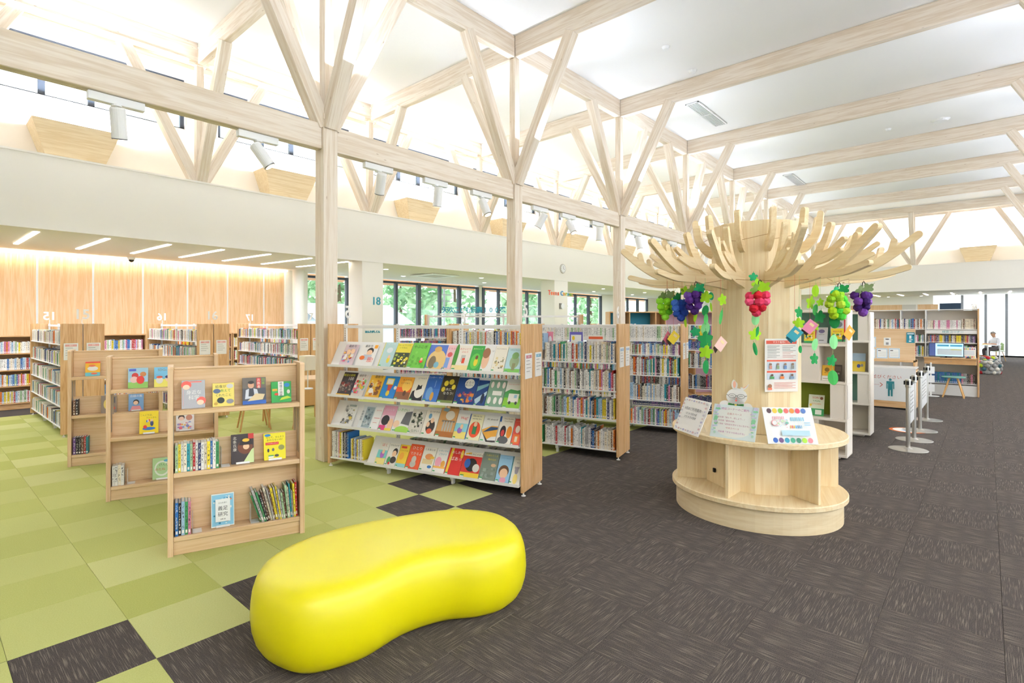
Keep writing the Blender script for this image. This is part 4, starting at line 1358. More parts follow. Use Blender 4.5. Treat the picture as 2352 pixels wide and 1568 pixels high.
shelf_unit('shelf of small dark paperbacks with oak ends, behind number 5', (O10.x, O10.y), TH10, .95, .45, (1.38, 1.17, .96, .75, .54), (), H=1.6, bays=1, header=None)
for z in (1.38, 1.17, .96, .75, .54):
    row(M10, .05, .9, .02, z, .155, MIX_DARK + ['red', 'teal', 'purple', 'pink'], d=.13, w=(.013, .02), vary=.01)
# tall cube cabinet with coloured backs
ta, tb = at_d(1400, 742, 12), at_d(1662, 742, 12)
Lc = (tb - ta).length
t = thing('cube_cabinet', 'tall oak cube cabinet with teal and pink backs, behind the shelves', 'cabinet', (ta.x, ta.y, 0), TH9)
MB().bbox(0, Lc, 0, .4, 1.865, 1.89, .003).build('top', 'oak_x', t)
MB().bbox(0, Lc, 0, .4, .02, .05, .003).build('bottom', 'oak_x', t)
MB().bbox(.02, Lc, 0, .4, 1.4, 1.425, .003).bbox(.02, Lc, 0, .4, .75, .775, .003).build('shelf_board', 'oak_x', t)
cuts = [0, .08, .5, .62, .75, 1.12, 1.3, Lc - .02]
for x in (0, .44, 1.02, 1.24, Lc - .022, 1.9):
    MB().bbox(x, x + .022, 0, .4, .05, 1.865, .003).build('divider', 'oak_z', t)
for x0, x1, m_ in ((.022, .44, 'teal_panel'), (.46, 1.02, 'teal_panel'), (1.04, 1.24, 'wall_wood'), (1.26, 1.9, 'pink_panel'), (1.92, Lc - .02, 'pink_panel')):
    MB().box(x0, x1, .37, .39, .05, 1.865).build('back_panel', m_, t)

# ---------------------------------------------------------------- low wooden book stands
def stand(label, origin, theta, L=.92, H=1.32):
    t = thing('book_stand', label, 'book stand', (origin[0], origin[1], 0), theta, 'low wooden book stands')
    pts = [(0, 0), (.3, 0), (.3, H - .012), (.288, H), (.012, H), (0, H - .012)]
    pm = MB()
    M_ = Matrix(((0, 0, 1, 0), (1, 0, 0, 0), (0, 1, 0, 0), (0, 0, 0, 1)))
    pm.prism(pts, 0, .034, M_)
    pme = pm.build_mesh('end_panel', 'stand_z')
    put('end_panel', pme, t)
    put('end_panel', pme, t, (L - .034, 0, 0))
    a, b_ = .034, L - .034
    MB().bbox(a, b_, .14, .16, .98, H - .03, .004).build('back_panel', 'stand_x', t)
    MB().bbox(a, b_, .135, .165, H - .032, H - .012, .006).build('top_rail', 'stand_x', t)
    MB().bbox(a, b_, .142, .158, .575, .775, .002).build('back_panel', 'stand_x', t)
    MB().bbox(a, b_, .142, .158, .13, .54, .002).build('back_panel', 'stand_x', t)
    sb = MB().bbox(a, b_, .006, .294, -.034, 0, .004).build_mesh('shelf_board', 'stand_x')
    for z in (1.014, .576, .13):
        put('shelf_board', sb, t, (0, 0, z))
    MB().bbox(a, b_, .02, .04, 0, .096, .003).bbox(a, b_, .26, .28, 0, .096, .003).build('kick', 'stand_x', t)
    for x in (a + .001, b_ - .001):
        m = MB()
        for y in (.06, .11, .19, .24):
            m.box(x - .0015, x + .0015, y - .004, y + .004, .62, .96)
        m.build('slot_strip', 'slot_grey', t)
    return t


THS = R(-17.5)
SO = [(1.228, 4.139), (1.226, 5.839), (1.226, 7.567)]
stand('low wooden book stand nearest the yellow bean bench', SO[0], THS)
stand('low wooden book stand between two others like it', SO[1], THS)
stand('low wooden book stand nearest the shelf under number 15', SO[2], THS)
MS = [frame(o, THS) for o in SO]


def bookend(M, x, y, z, label):
    o = MB().bbox(0, .06, 0, .09, 0, .0015, .0005).bbox(0, .0015, .0, .09, 0, .14, .0005).build('bookend', 'white_plastic')
    o.matrix_world = M @ Matrix.Translation((x, y, z))
    tag(o, label, 'bookend')


def sfb(k, pa, pb, z, h, base, spec, label, stand_=False, tilt=.16, y=.07, seed=0):
    M = MS[k]
    xa, xb = local_x(M, pa, y), local_x(M, pb, y)
    face_book(M, xa, y, z + (.004 if stand_ else .001), xb - xa, h, tilt, base, spec, label, 'face-out books on the low stands', t=.014, stand=stand_, sticker=False, seed=seed)


sfb(0, 417, 471, 1.014, .20, '#b7b8bc', [('e', .2, .84, .22, .14, '#ee6a5c'), ('e', .2, .76, .15, .09, '#f6d9bc'), ('e', .84, .26, .2, .14, '#ee6a5c'), ('e', .8, .2, .15, .09, '#f6d9bc'), ('r', .3, .92, .85, .96, '#ee7a6c'), ('t', '身近な', .52, .56, .22, '#f7f5f0'), ('t', '科学', .52, .37, .24, '#f7f5f0'), ('r', .06, .1, .07, .7, '#ee9a90')], 'grey book with two red haired cartoon heads on top shelf of the stand')
sfb(0, 488, 538, 1.014, .17, '#f0dc72', [('t', '給食が', .38, .84, .17, '#3a3330'), ('t', '教えて', .6, .66, .16, '#3f8a3a'), ('t', 'くれたこと', .5, .47, .15, '#3a3330'), ('e', .2, .66, .17, .1, '#5a6a86'), ('e', .8, .86, .16, .1, '#d8d4cc'), ('e', .38, .26, .17, .13, '#2f3a34'), ('e', .8, .2, .17, .1, '#8a8a90'), ('e', .15, .12, .09, .06, '#c9a24a')], 'pale yellow book with round photographs on top shelf of the stand')
sfb(0, 557, 611, 1.014, .20, '#4a4c52', [('r', .0, .6, 1, 1, '#6a6258'), ('e', .36, .72, .13, .13, '#d9a684'), ('e', .36, .82, .13, .06, '#2a2624'), ('p', [(.1, .2), (.7, .25), (.62, .55), (.36, .62), (.14, .54)], '#d8dbe0'), ('p', [(.25, .3), (.5, .3), (.46, .6), (.28, .6)], '#3a3c42'), ('r', 0, 0, 1, .14, '#2f5fae'), ('p', [(.2, .12), (.85, .16), (.95, .36), (.55, .4)], '#e3cda0'), ('r', .6, .6, .78, .98, '#c9362e'), ('v', 'お医者', .69, .9, .15, '#f7f2e8'), ('v', '日本', .88, .9, .15, '#8fbf3c')], 'photograph book of a writer at a desk on top shelf of the stand')
sfb(0, 623, 669, 1.014, .16, '#2f9a45', [('r', .34, .32, .62, 1, '#f5f2e8'), ('v', '地理の図鑑', .48, .9, .15, '#2f2a28'), ('e', .78, .82, .14, .1, '#2f86c4'), ('p', [(.4, .1), (1, .2), (.8, .3), (.5, .22)], '#b9cf3a'), ('r', .05, .55, .3, .66, '#d8a83c'), ('e', .25, .4, .1, .06, '#d8482e'), ('e', .85, .5, .08, .1, '#e3ddd0')], 'green atlas book with a white title column on top shelf of the stand')
sfb(0, 531, 583, .576, .215, '#3a3030', [('e', .62, .55, .34, .24, '#6a3a22'), ('e', .66, .56, .14, .1, '#e8c29c'), ('p', [(.35, .62), (.95, .62), (.85, .85), (.45, .85)], '#2a2422'), ('e', .65, .78, .16, .06, '#e0b43c'), ('p', [(.5, .0), (1, .0), (1, .5), (.9, .45)], '#cfe0a0'), ('r', .75, .82, 1, 1, '#b8342c'), ('v', '北条氏康', .16, .86, .17, '#e3dccb')], 'dark book of an armoured figure with white title column, on the stand', True, seed=3)
sfb(0, 606, 656, .576, .20, '#efe02a', [('t', 'なんで、せんそう', .52, .84, .105, '#2f2a28'), ('t', 'おわらないの?', .5, .74, .115, '#2f2a28'), ('r', .08, .56, .68, .66, '#d8352e'), ('t', 'こどもがかんがえる', .38, .61, .06, '#f7f2e8'), ('e', .18, .93, .14, .05, '#2f86c4'), ('e', .2, .36, .05, .07, '#3a3a3c'), ('e', .42, .38, .06, .06, '#5a5a5a'), ('e', .8, .44, .14, .1, '#8a8a4a'), ('r', .2, .08, .44, .18, '#f2f0e8'), ('r', .2, .14, .44, .18, '#3f9d5a'), ('e', .58, .15, .1, .05, '#5a5a4a')], 'bright yellow book with black lettering on the middle shelf of the stand', True)
sfb(0, 485, 538, .13, .235, '#f2f4f2', [('r', .03, .03, .97, .97, '#8fcbe4'), ('s', 40, ['#4f9fc8', '#d8e8ec', '#e08a5c', '#2f7fa8', '#f0f4f2'], .03, .03, .97, .97, .02, .06), ('r', .18, .16, .82, .84, '#f4f5f2'), ('t', 'きみを速く', .5, .72, .08, '#5a5a5a'), ('t', '義足', .5, .55, .22, '#23262a'), ('t', '研究', .5, .37, .22, '#23262a'), ('t', '遠藤 謙', .5, .23, .07, '#3a3a3c')], 'white book with a blue drawn border on the bottom shelf of the stand', True)
row(MS[0], .045, local_x(MS[0], 507, .03), .02, .577, .205, ('pale green', 'yellow', 'white', 'cream', 'teal', 'pale green', 'red', 'white', 'navy', 'white', 'cream', 'yellow', 'blue', 'white', 'green', 'yellow', 'white', 'red', 'white', 'green'), '@ tall book in the middle row of the stand by the bench', 'upright books on the stand by the bench', d=.15, w=(.015, .022), vary=.02)
row(MS[0], .045, local_x(MS[0], 440, .03), .02, .131, .24, ('blue', 'black', 'pale blue', 'green', 'pink', 'orange', 'brown'), '@ tall book in the bottom left row of the stand by the bench', 'upright books on the stand by the bench', d=.16, w=(.016, .022), vary=.02)
xa, xb = local_x(MS[0], 598, .03), local_x(MS[0], 690, .03)
x = xa
k = 0
while x < xb - .02:
    bw = rnd.uniform(.008, .017)
    c = rnd.choice(['white', 'teal', 'red', 'black', 'pale green', 'green', 'cream', 'brown', 'yellow', 'grey'])
    h = rnd.uniform(.2, .27)
    ln = max(0, (xb - x) / (xb - xa)) * .32
    one_book(MS[0], x, .015 + rnd.random() * .02, .131, bw, .17, h, c, ('thin ' if bw < .012 else 'thick ') + c + ' leaning picture book at the right of the bottom shelf', 'leaning books on the stand by the bench', -ln)
    x += bw + .0015
bookend(MS[0], local_x(MS[0], 508, .03), .03, .577, 'white bookend on the middle shelf of the stand by the bench')
bookend(MS[0], local_x(MS[0], 442, .03), .03, .131, 'white bookend at the left of the bottom shelf')
bookend(MS[0], local_x(MS[0], 576, .03), .03, .131, 'white bookend before the leaning books')
# second stand
sfb(1, 294, 340, 1.014, .19, '#a9d0e4', [('r', 0, 0, 1, .3, '#8fbf5a'), ('e', .35, .62, .17, .14, '#c9362e'), ('e', .3, .42, .2, .16, '#f0c9c0'), ('e', .75, .68, .16, .12, '#c9824a'), ('e', .62, .4, .2, .2, '#d8392e'), ('r', .05, .84, .4, .95, '#4f5fc0')], 'picture book of red hooded figures on the second stand')
sfb(1, 354, 395, 1.014, .19, '#7fc4e4', [('r', 0, 0, 1, .4, '#f0e46a'), ('t', 'SDGs', .45, .86, .22, '#7a6a4a'), ('e', .3, .34, .2, .17, '#f4efe4'), ('e', .78, .4, .16, .14, '#f0c9a2'), ('e', .78, .5, .17, .08, '#3a3a6a'), ('e', .3, .5, .18, .06, '#c9502e')], 'pale blue cartoon book with small children on the second stand')
sfb(1, 320, 364, .576, .21, '#efd21f', [('t', 'こんにちは、', .4, .82, .12, '#6a5a1c'), ('t', 'アンリさん', .62, .7, .11, '#6a5a1c'), ('e', .5, .22, .34, .07, '#2f6fb8'), ('e', .65, .45, .09, .13, '#2f3a6a'), ('e', .65, .58, .07, .05, '#f0c9a2'), ('r', .36, .5, .42, .6, '#2f5fae'), ('r', .42, .52, .48, .62, '#f4f2ea'), ('r', .48, .54, .54, .64, '#d8352e'), ('e', .3, .3, .1, .08, '#d8352e')], 'yellow picture book with a waving flag on the second stand', True)
sfb(1, 350, 394, .13, .2, '#b4d49a', [('e', .5, .5, .4, .36, '#e8efe0'), ('e', .5, .5, .32, .28, '#b4d49a'), ('t', 'けんか', .6, .66, .18, '#3a7a4a'), ('t', 'のたね', .4, .45, .18, '#c94a3a'), ('e', .75, .85, .16, .06, '#5fa8c8')], 'pale green picture book with a ring on the bottom shelf', True)
row(MS[1], .045, local_x(MS[1], 289, .03), .02, .131, .19, ('white', 'white', 'cream', 'white', 'white', 'yellow', 'white', 'pale green'), '@ book in the bottom left row of the second stand', 'upright books on the second stand', d=.14, w=(.02, .026), vary=.01)
bookend(MS[1], local_x(MS[1], 292, .03), .03, .131, 'white bookend on the second stand')
# book seen through the first stand, on the second stand's middle shelf
sfb(1, 404, 446, .576, .17, '#ece4e2', [('e', .3, .74, .18, .16, '#4a3a36'), ('e', .3, .68, .14, .11, '#f0c9b4'), ('e', .72, .72, .18, .16, '#c98a72'), ('s', 26, ['#e87a8c', '#8fa0d8', '#f0b45a', '#b48ac0', '#f4efe8'], .02, .02, .98, .5, .04, .1)], 'pastel picture book of two children on the second stand', True)
# third stand
sfb(2, 196, 230, 1.014, .165, '#f0b82a', [('r', 0, .9, 1, 1, '#d8402e'), ('e', .5, .52, .36, .16, '#f2ede4'), ('r', 0, .0, 1, .24, '#6fc4d0'), ('e', .45, .72, .24, .08, '#e87a4a'), ('e', .6, .16, .22, .06, '#e8643a')], 'orange picture book with a sleeping white animal on the third stand')
sfb(2, 295, 330, .576, .2, '#7fa8d8', [('e', .5, .5, .2, .16, '#2a2426'), ('e', .48, .46, .16, .12, '#f3cdb0'), ('p', [(.1, 0), (.9, 0), (.75, .28), (.25, .28)], '#e89aa0'), ('t', '白磁の嵐', .5, .86, .2, '#f2f4f6')], 'blue picture book of a dark haired girl on the third stand', True)
sfb(2, 232, 268, .576, .2, '#8a7a6a', [('e', .4, .5, .24, .3, '#e3c86a'), ('e', .75, .25, .16, .1, '#d8583c'), ('r', .55, .55, .9, .9, '#4a4a52')], 'brown picture book in a clear cover on the third stand')
row(MS[2], .045, local_x(MS[2], 185, .03), .02, .577, .18, ('brown', 'black', 'teal', 'pale green'), '@ book in the middle row of the third stand', 'upright books on the third stand', d=.14, w=(.02, .03), vary=.01)
row(MS[2], .045, local_x(MS[2], 204, .03), .02, .131, .2, ('purple', 'black', 'black', 'brown', 'red', 'teal', 'white', 'cream'), '@ book in the bottom left row of the third stand', 'upright books on the third stand', d=.14, w=(.018, .026), vary=.01)
# ================================================================ BENCH, TREE, COUNTERS AND SMALL THINGS
def ground(X, d):
    """place by metres to the right of and ahead of the eye"""
    return Vector((ca * d + sa * X, sa * d - ca * X, 0))


def catmull(pts, n=8):
    out = []
    N = len(pts)
    for i in range(N):
        p0, p1, p2, p3 = (Vector(pts[(i + k - 1) % N]) for k in range(4))
        for k in range(n):
            t = k / n
            out.append(.5 * ((2 * p1) + (p2 - p0) * t + (2 * p0 - 5 * p1 + 4 * p2 - p3) * t * t + (3 * p1 - p0 - 3 * p2 + p3) * t ** 3))
    return out


def spline(pts, n=6):
    """open catmull-rom"""
    P = [Vector(p) for p in pts]
    P = [P[0] * 2 - P[1]] + P + [P[-1] * 2 - P[-2]]
    out = []
    for i in range(1, len(P) - 2):
        p0, p1, p2, p3 = P[i - 1:i + 3]
        for k in range(n):
            t = k / n
            out.append(.5 * ((2 * p1) + (p2 - p0) * t + (2 * p0 - 5 * p1 + 4 * p2 - p3) * t * t + (3 * p1 - p0 - 3 * p2 + p3) * t ** 3))
    out.append(P[-2])
    return out


# ---------------------------------------------------------------- yellow bean bench
out = [(-1.17, 2.80), (-1.08, 2.55), (-.82, 2.41), (-.55, 2.52), (-.36, 2.74), (-.18, 2.855), (.0, 2.895), (.16, 2.985), (.264, 3.17), (.235, 3.40), (.08, 3.58), (-.2, 3.63), (-.55, 3.5), (-.88, 3.3), (-1.09, 3.06)]
pl = [ground(*p).to_2d() for p in catmull(out, 8)]
N = len(pl)
cen = sum(pl, Vector((0, 0))) / N


def inset(poly, q):
    res = []
    for i in range(N):
        t_ = (poly[(i + 1) % N] - poly[i - 1]).normalized()
        nrm = Vector((-t_.y, t_.x))
        res.append(poly[i] + nrm * q)
    return res


ar = sum(pl[i - 1].x * pl[i].y - pl[i].x * pl[i - 1].y for i in range(N))
if ar < 0:
    pl.reverse()
prof = [(.10, 0), (.07, .012), (.045, .035), (.022, .075), (.006, .13), (0, .19), (.003, .25), (.01, .3), (.024, .345), (.045, .376), (.07, .395), (.1, .405), (.13, .409), (.155, .4105)]
vs, fs = [], []
for q, z in prof:
    vs += [(p.x - cen.x, p.y - cen.y, z) for p in inset(pl, q)]
for i in range(len(prof) - 1):
    for k in range(N):
        j = (k + 1) % N
        fs.append((i * N + k, i * N + j, (i + 1) * N + j, (i + 1) * N + k))
o_ = (len(prof) - 1) * N
fs.append(list(range(o_, o_ + N)))
fs.append(list(range(N))[::-1])
o = MB().add(vs, fs).build('bean_bench', 'yellow_vinyl', smooth=True, loc=(cen.x, cen.y, 0))
tag(o, 'glossy yellow bean-shaped bench on the carpet', 'bench')

# ---------------------------------------------------------------- round table with the plywood tree
TC = Vector((5.135, 1.50, 0))
TO = math.atan2(-TC.y, -TC.x)                     # from the trunk toward the eye
tb = thing('round_display_table', 'round plywood display table with open compartments, ringing the trunk', 'table', TC, TO)
MB().lathe([(.655, 0), (.655, .182)], 64).build('plinth', 'ply_round', tb)


def disc(r, z0, z1, name, hole=None):
    MB().lathe([(r - .006, z0), (r, z0 + .006), (r, z1 - .006), (r - .006, z1)], 64).build(name, 'ply_x', tb)


disc(.69, .182, .226, 'lower_board')
disc(.69, .662, .706, 'table_top')
MB().lathe([(.405, .226), (.405, .662)], 10).build('core', 'ply_z', tb)
for k, ph in enumerate((-78, -18, 43, 103, 163, 222)):
    a = R(ph)
    o = MB().bbox(.38, .65, -.012, .012, .226, .662, .002).build('divider', 'ply_z', tb, rot=(0, 0, a))
MB().bbox(.395, .409, -.012, .012, .33, .365, .0005).build('cable_hole', 'black', tb, rot=(0, 0, R(-52)))

tr = thing('plywood_tree', 'plywood tree with a panelled trunk and curved branch blades', 'tree sculpture', (TC.x, TC.y, .706), TO)
pm = MB().bbox(.325, .347, -.0925, .0925, 0, 1.775, .004).build_mesh('trunk_panel', 'ply_z')
for k in range(12):
    put('trunk_panel', pm, tr, rot=(0, 0, R(30 * k)))
MB().lathe([(.33, 1.74), (.33, 1.775)], 24).build('trunk_cap', 'ply_x', tr)


def ribbon(mb, pts, thick=.04):
    """flat plywood limb in the r-z plane: (r, z, width) along its middle"""
    S = spline(pts, 6)
    L, Rr = [], []
    for i, p in enumerate(S):
        d = (S[min(i + 1, len(S) - 1)] - S[max(i - 1, 0)])
        d = Vector((d.x, d.y)).normalized()
        n_ = Vector((-d.y, d.x))
        w = p.z / 2
        L.append((p.x + n_.x * w, p.y + n_.y * w))
        Rr.append((p.x - n_.x * w, p.y - n_.y * w))
    e = S[-1]
    d = (S[-1] - S[-2])
    ang = math.atan2(d.y, d.x)
    tip = [(e.x + e.z / 2 * math.cos(ang + R(a)), e.y + e.z / 2 * math.sin(ang + R(a))) for a in (-60, -30, 0, 30, 60)]
    pts2 = Rr + tip + L[::-1]
    # stand the blade up: x = r, z = height, thickness across y
    M = Matrix(((1, 0, 0, 0), (0, 0, -1, 0), (0, 1, 0, 0), (0, 0, 0, 1)))
    n = len(S)
    m0, m1 = -thick / 2, thick / 2
    poly = pts2
    # side faces as a quad strip so concave outlines stay clean
    vsl = [(p[0], p[1], h) for h in (m0, m1) for p in poly]
    K = len(poly)
    fs_ = []
    for i in range(n - 1):
        a, b_, c, d_ = i, i + 1, K - 2 - i, K - 1 - i
        fs_ += [(d_, c, b_, a), (K + a, K + b_, K + c, K + d_)]
    cap = list(range(n - 1, n + 6))
    fs_ += [cap[::-1], [K + q for q in cap]]
    for i in range(K):
        j = (i + 1) % K
        fs_.append((i, j, K + j, K + i))
    mb.add(vsl, fs_, 0, None, M)


B = .706
low = MB()
for pts in ([(.32, 1.99, .17), (.43, 1.985, .105), (.6, 1.995, .078), (.8, 2.05, .07), (.97, 2.15, .062), (1.13, 2.285, .05)],
            [(.7, 1.995, .055), (.89, 2.0, .048), (1.07, 2.045, .042)],
            [(.88, 2.09, .055), (.955, 2.15, .046), (.985, 2.25, .042)],
            [(.40, 2.0, .1), (.52, 2.04, .08), (.64, 2.13, .068), (.72, 2.24, .056), (.77, 2.36, .046)],
            [(.66, 2.14, .05), (.78, 2.17, .042), (.88, 2.24, .036)],
            [(.58, 2.09, .05), (.73, 2.11, .038), (.85, 2.165, .034)]):
    ribbon(low, [(r, z - B, w) for r, z, w in pts], .04 - .0007 * (len(low.v) // 60))
low_me = low.build_mesh('branch_blade', 'ply_x')
upb = MB()
for pts in ([(.31, 2.26, .11), (.4, 2.28, .075), (.475, 2.38, .056), (.5, 2.53, .045)],):
    ribbon(upb, [(r, z - B, w) for r, z, w in pts])
up_me = upb.build_mesh('twig_blade', 'ply_x')
for k in range(12):
    put('branch_blade', low_me, tr, rot=(0, 0, R((15, 41, 73, 105, 135, 165)[k] if k < 6 else -(15, 41, 73, 105, 135, 165)[k - 6])))
    put('twig_blade', up_me, tr, rot=(0, 0, R(15 + 30 * k)))
# twine strung from blade to blade
tw = [(.62 * math.cos(R(18 + 36 * k)), .62 * math.sin(R(18 + 36 * k)), 1.245 + (.03 if k % 2 else 0)) for k in range(11)]
MB().tube(tw, .0022, 5).build('twine', 'twine', tr)
tw = [(.45 * math.cos(R(18 + 36 * k)), .45 * math.sin(R(18 + 36 * k)), 1.6 + (.05 if k % 3 else 0)) for k in range(11)]
MB().tube(tw, .002, 5).build('twine', 'twine', tr)


# ---------------------------------------------------------------- cards, notices and posters
def card(name, label, cat, BL, BR, h, lean, base, spec, group=None, t=.004, film=False, prop=True, seed=0):
    """stiff sheet standing on its foot edge between two points"""
    v = BR - BL
    w = v.length
    rz = math.atan2(v.y, v.x)
    o = thing(name, label, cat, BL, 0, group)
    o.rotation_euler = (-lean, 0, rz)
    MB().bbox(0, w, -t, 0, 0, h, .001, col=hx(base)).build('sheet', 'print', o)
    p = draw(Print(w, h, t), spec, seed)
    if p.f:
        p.build('sheet_print', 'print', o)
    if prop:
        a = lean
        MB().add([(w * .4, 0, h * .75), (w * .6, 0, h * .75), (w * .6, h * .75 * math.tan(a) * 1.6 + .05, .02), (w * .4, h * .75 * math.tan(a) * 1.6 + .05, .02)], [(0, 1, 2, 3)]).build('prop', 'clear_film', o)
    return o


zt = .7065
snow = []
for k in range(9):
    for (x, y) in ((.1 + k * .1, .93), (.1 + k * .1, .07), (.07, .1 + k * .1), (.93, .1 + k * .1)):
        snow.append(('e', x, y, .028 + .014 * (k % 2), .02 + .01 * (k % 2), ['#b9b4d4', '#d4b4b8', '#c4c0cc'][k % 3], 7))
card('table_notice', 'white card with a snowflake border standing on the round table', 'card', at_z(1547, 984, zt), at_z(1604, 1004, zt), .30, .42, '#f4f3f2',
     snow + [('t', '9月のご利用案内', .5, .68, .085, '#3a3a44'), ('t', '7日 休 市民休業', .5, .54, .06, '#4a4a52'), ('t', '27日 休 月末整理', .5, .44, .06, '#4a4a52')])
card('table_notice', 'pale blue flowered card held by the paper rabbit', 'card', at_z(1630, 1001, zt), at_z(1734, 1016, zt), .275, .40, '#e4f0ee',
     [('e', .5, .5, .5, .46, '#f4f6ee'), ('s', 22, ['#cfe0ea', '#d8cfe2', '#b9dcc4', '#8fcfa0'], 0, 0, .16, 1, .02, .05), ('s', 22, ['#cfe0ea', '#d8cfe2', '#b9dcc4', '#8fcfa0'], .84, 0, 1, 1, .02, .05),
      ('t', '特設コーナーのご案内', .5, .86, .062, '#b05a9a'), ('t', '企画スペース', .5, .72, .055, '#c06a6a'), ('t', '絵本展「遊んで、話しよう。」', .45, .6, .045, '#b05a7a'), ('t', '文芸展「藍色文庫」', .36, .5, .045, '#b05a7a'), ('t', 'ミニ特設「認知症を学び ともに生きる」', .5, .4, .042, '#b05a7a'), ('t', '中央スペース', .5, .29, .05, '#c06a6a'), ('t', '児童書「きせつのほんだな」', .5, .17, .048, '#b05a9a')])
dots = ['#4a3038', '#e8c43a', '#7fb83a', '#e0645c', '#e88a2c', '#d84a5c', '#5a7fc0']
dots2 = ['#2f5fae', '#6a4a7a', '#2f97b0', '#3fa07a', '#2f7a5a', '#a9d83a', '#e88a90']
mp_ = [('r', .12, .2, .93, .78, '#f7f7f4')]
for k in range(7):
    mp_ += [('e', .13 + k * .115, .9, .05, .07, dots[k], 14), ('e', .16 + k * .115, .1, .05, .07, dots2[k], 14)]
for k in range(7):
    mp_ += [('r', .53 + .04 * k, .62, .55 + .04 * k, .72, '#7fc0d8'), ('r', .5 + .035 * k, .42, .518 + .035 * k, .5, ['#e8a03a', '#d84a3c', '#e8c43a', '#4f9fd0', '#3f8fc0', '#2f7fb8', '#8fc4e0'][k]), ('r', .17 + .035 * k, .66, .185 + .035 * k, .74, '#e8949a')]
mp_ += [('r', .3, .22, .86, .36, '#bfe0ea'), ('e', .19, .56, .06, .08, '#e07a7a', 14), ('e', .19, .56, .048, .066, '#f7f7f4', 14), ('r', .78, .5, .9, .52, '#8fc4e0'), ('r', .78, .56, .9, .58, '#8fc4e0'), ('e', .44, .56, .03, .04, '#7fc4b0', 12), ('s', 30, ['#8fc4e0', '#e8949a', '#a9cf8a'], .2, .4, .5, .66, .006, .014)]
card('table_notice', 'white floor map card with two rows of coloured dots', 'card', at_z(1764, 1019, zt), at_z(1880, 1021, zt), .285, .40, '#f5f4f0', mp_)

# paper rabbit holding the middle card
BLr, BRr = at_z(1655, 996, zt), at_z(1725, 1005, zt)
rb_ = thing('paper_rabbit', 'white paper rabbit cut-out with glasses and a green checked vest', 'cut-out', BLr + Vector((.03, .035, 0)), math.atan2((BRr - BLr).y, (BRr - BLr).x))
rb_.rotation_euler = (-.3, 0, math.atan2((BRr - BLr).y, (BRr - BLr).x))


def ellp(cx, cy, rx, ry, n=20, rot=0.0):
    return [(cx + rx * math.cos(6.2832 * k / n) * math.cos(rot) - ry * math.sin(6.2832 * k / n) * math.sin(rot),
             cy + rx * math.cos(6.2832 * k / n) * math.sin(rot) + ry * math.sin(6.2832 * k / n) * math.cos(rot)) for k in range(n)]


U = Matrix(((1, 0, 0, 0), (0, 0, -1, 0), (0, 1, 0, 0), (0, 0, 0, 1)))        # xy outline stood upright, front at -y
m = MB()
for q in (ellp(.125, .32, .082, .07), ellp(.1, .42, .024, .045, rot=.1), ellp(.185, .425, .024, .055, rot=-.55), ellp(.125, .18, .085, .14), ellp(.03, .255, .035, .022, rot=.3), ellp(.22, .245, .033, .024, rot=-.3)):
    m.prism(q, 0, .004, U, col=hx('#f5f3ee'))
m.build('body_card', 'print', rb_)
p = Print(1, 1, .004)
p.poly(ellp(.1, .42, .012, .03, rot=.1), '#f3b79c')
p.poly(ellp(.19, .425, .012, .038, rot=-.55), '#f3b79c')
p.poly([(.06, .17), (.19, .17), (.185, .262), (.125, .25), (.065, .262)], '#3f8f3f')
for k in range(4):
    p.rect(.075 + k * .03, .17, .08 + k * .03, .258, '#23502a')
    p.rect(.062, .18 + k * .022, .188, .184 + k * .022, '#23502a')
p.poly(ellp(.125, .245, .008, .008, 10), '#f0d02a')
p.poly(ellp(.125, .205, .008, .008, 10), '#f0d02a')
p.poly([(.115, .29), (.135, .29), (.125, .272)], '#e85a4a')
p.poly(ellp(.125, .303, .008, .005, 10), '#c98a7a')
p.build('print', 'print', rb_)
g_ = MB()
for cx in (.09, .16):
    ring = [(cx + .028 * math.cos(6.2832 * k / 20), -.006, .322 + .018 * math.sin(6.2832 * k / 20)) for k in range(21)]
    g_.tube(ring, .0013, 5)
    g_.tube([(cx - .014, -.006, .32), (cx, -.006, .326), (cx + .014, -.006, .32)], .0012, 4)
g_.tube([(.12, -.006, .324), (.13, -.006, .324)], .0022, 5).tube([(.06, -.006, .325), (.045, -.006, .33)], .0018, 5).tube([(.19, -.006, .325), (.205, -.006, .33)], .0018, 5)
g_.build('glasses', 'black', rb_)

# notice on the trunk
aP = TO + R(33)
c0 = TC + Vector((math.cos(aP), math.sin(aP), 0)) * .352
tv = Vector((-math.sin(aP), math.cos(aP), 0))
BL, BR = c0 - tv * .145, c0 + tv * .145
BL.z = BR.z = 1.065
red = '#d8583f'
post = [('r', .04, .9, .96, .965, red), ('t', 'マスク着用について', .55, .932, .07, '#f7f2e8'), ('r', .06, .57, .94, .6, red), ('r', .06, .62, .94, .66, '#f3ece4'), ('r', .06, .36, .94, .395, red), ('r', .06, .41, .94, .56, '#cfd8e0'), ('r', .06, .23, .94, .35, '#cfd8e0')]
for k in range(8):
    post += [('r', .07, .86 - k * .03, .44 - .1 * (k % 2), .868 - k * .03, '#8a8680'), ('r', .52, .86 - k * .03, .92 - .08 * (k % 3), .868 - k * .03, '#c98a80' if k > 3 else '#8a8680')]
for k in range(4):
    post += [('e', .16 + k * .22, .52, .04, .022, '#8a6a52', 10), ('r', .12 + k * .22, .43, .2 + k * .22, .495, ['#c98a7a', '#8aa07a', '#6a8ab8', '#9a9a92'][k])]
for k in range(3):
    post += [('e', .2 + k * .3, .315, .04, .022, '#6a4a38', 10), ('r', .14 + k * .3, .245, .26 + k * .3, .292, ['#4f9a5a', '#e8843c', '#8aa0b8'][k])]
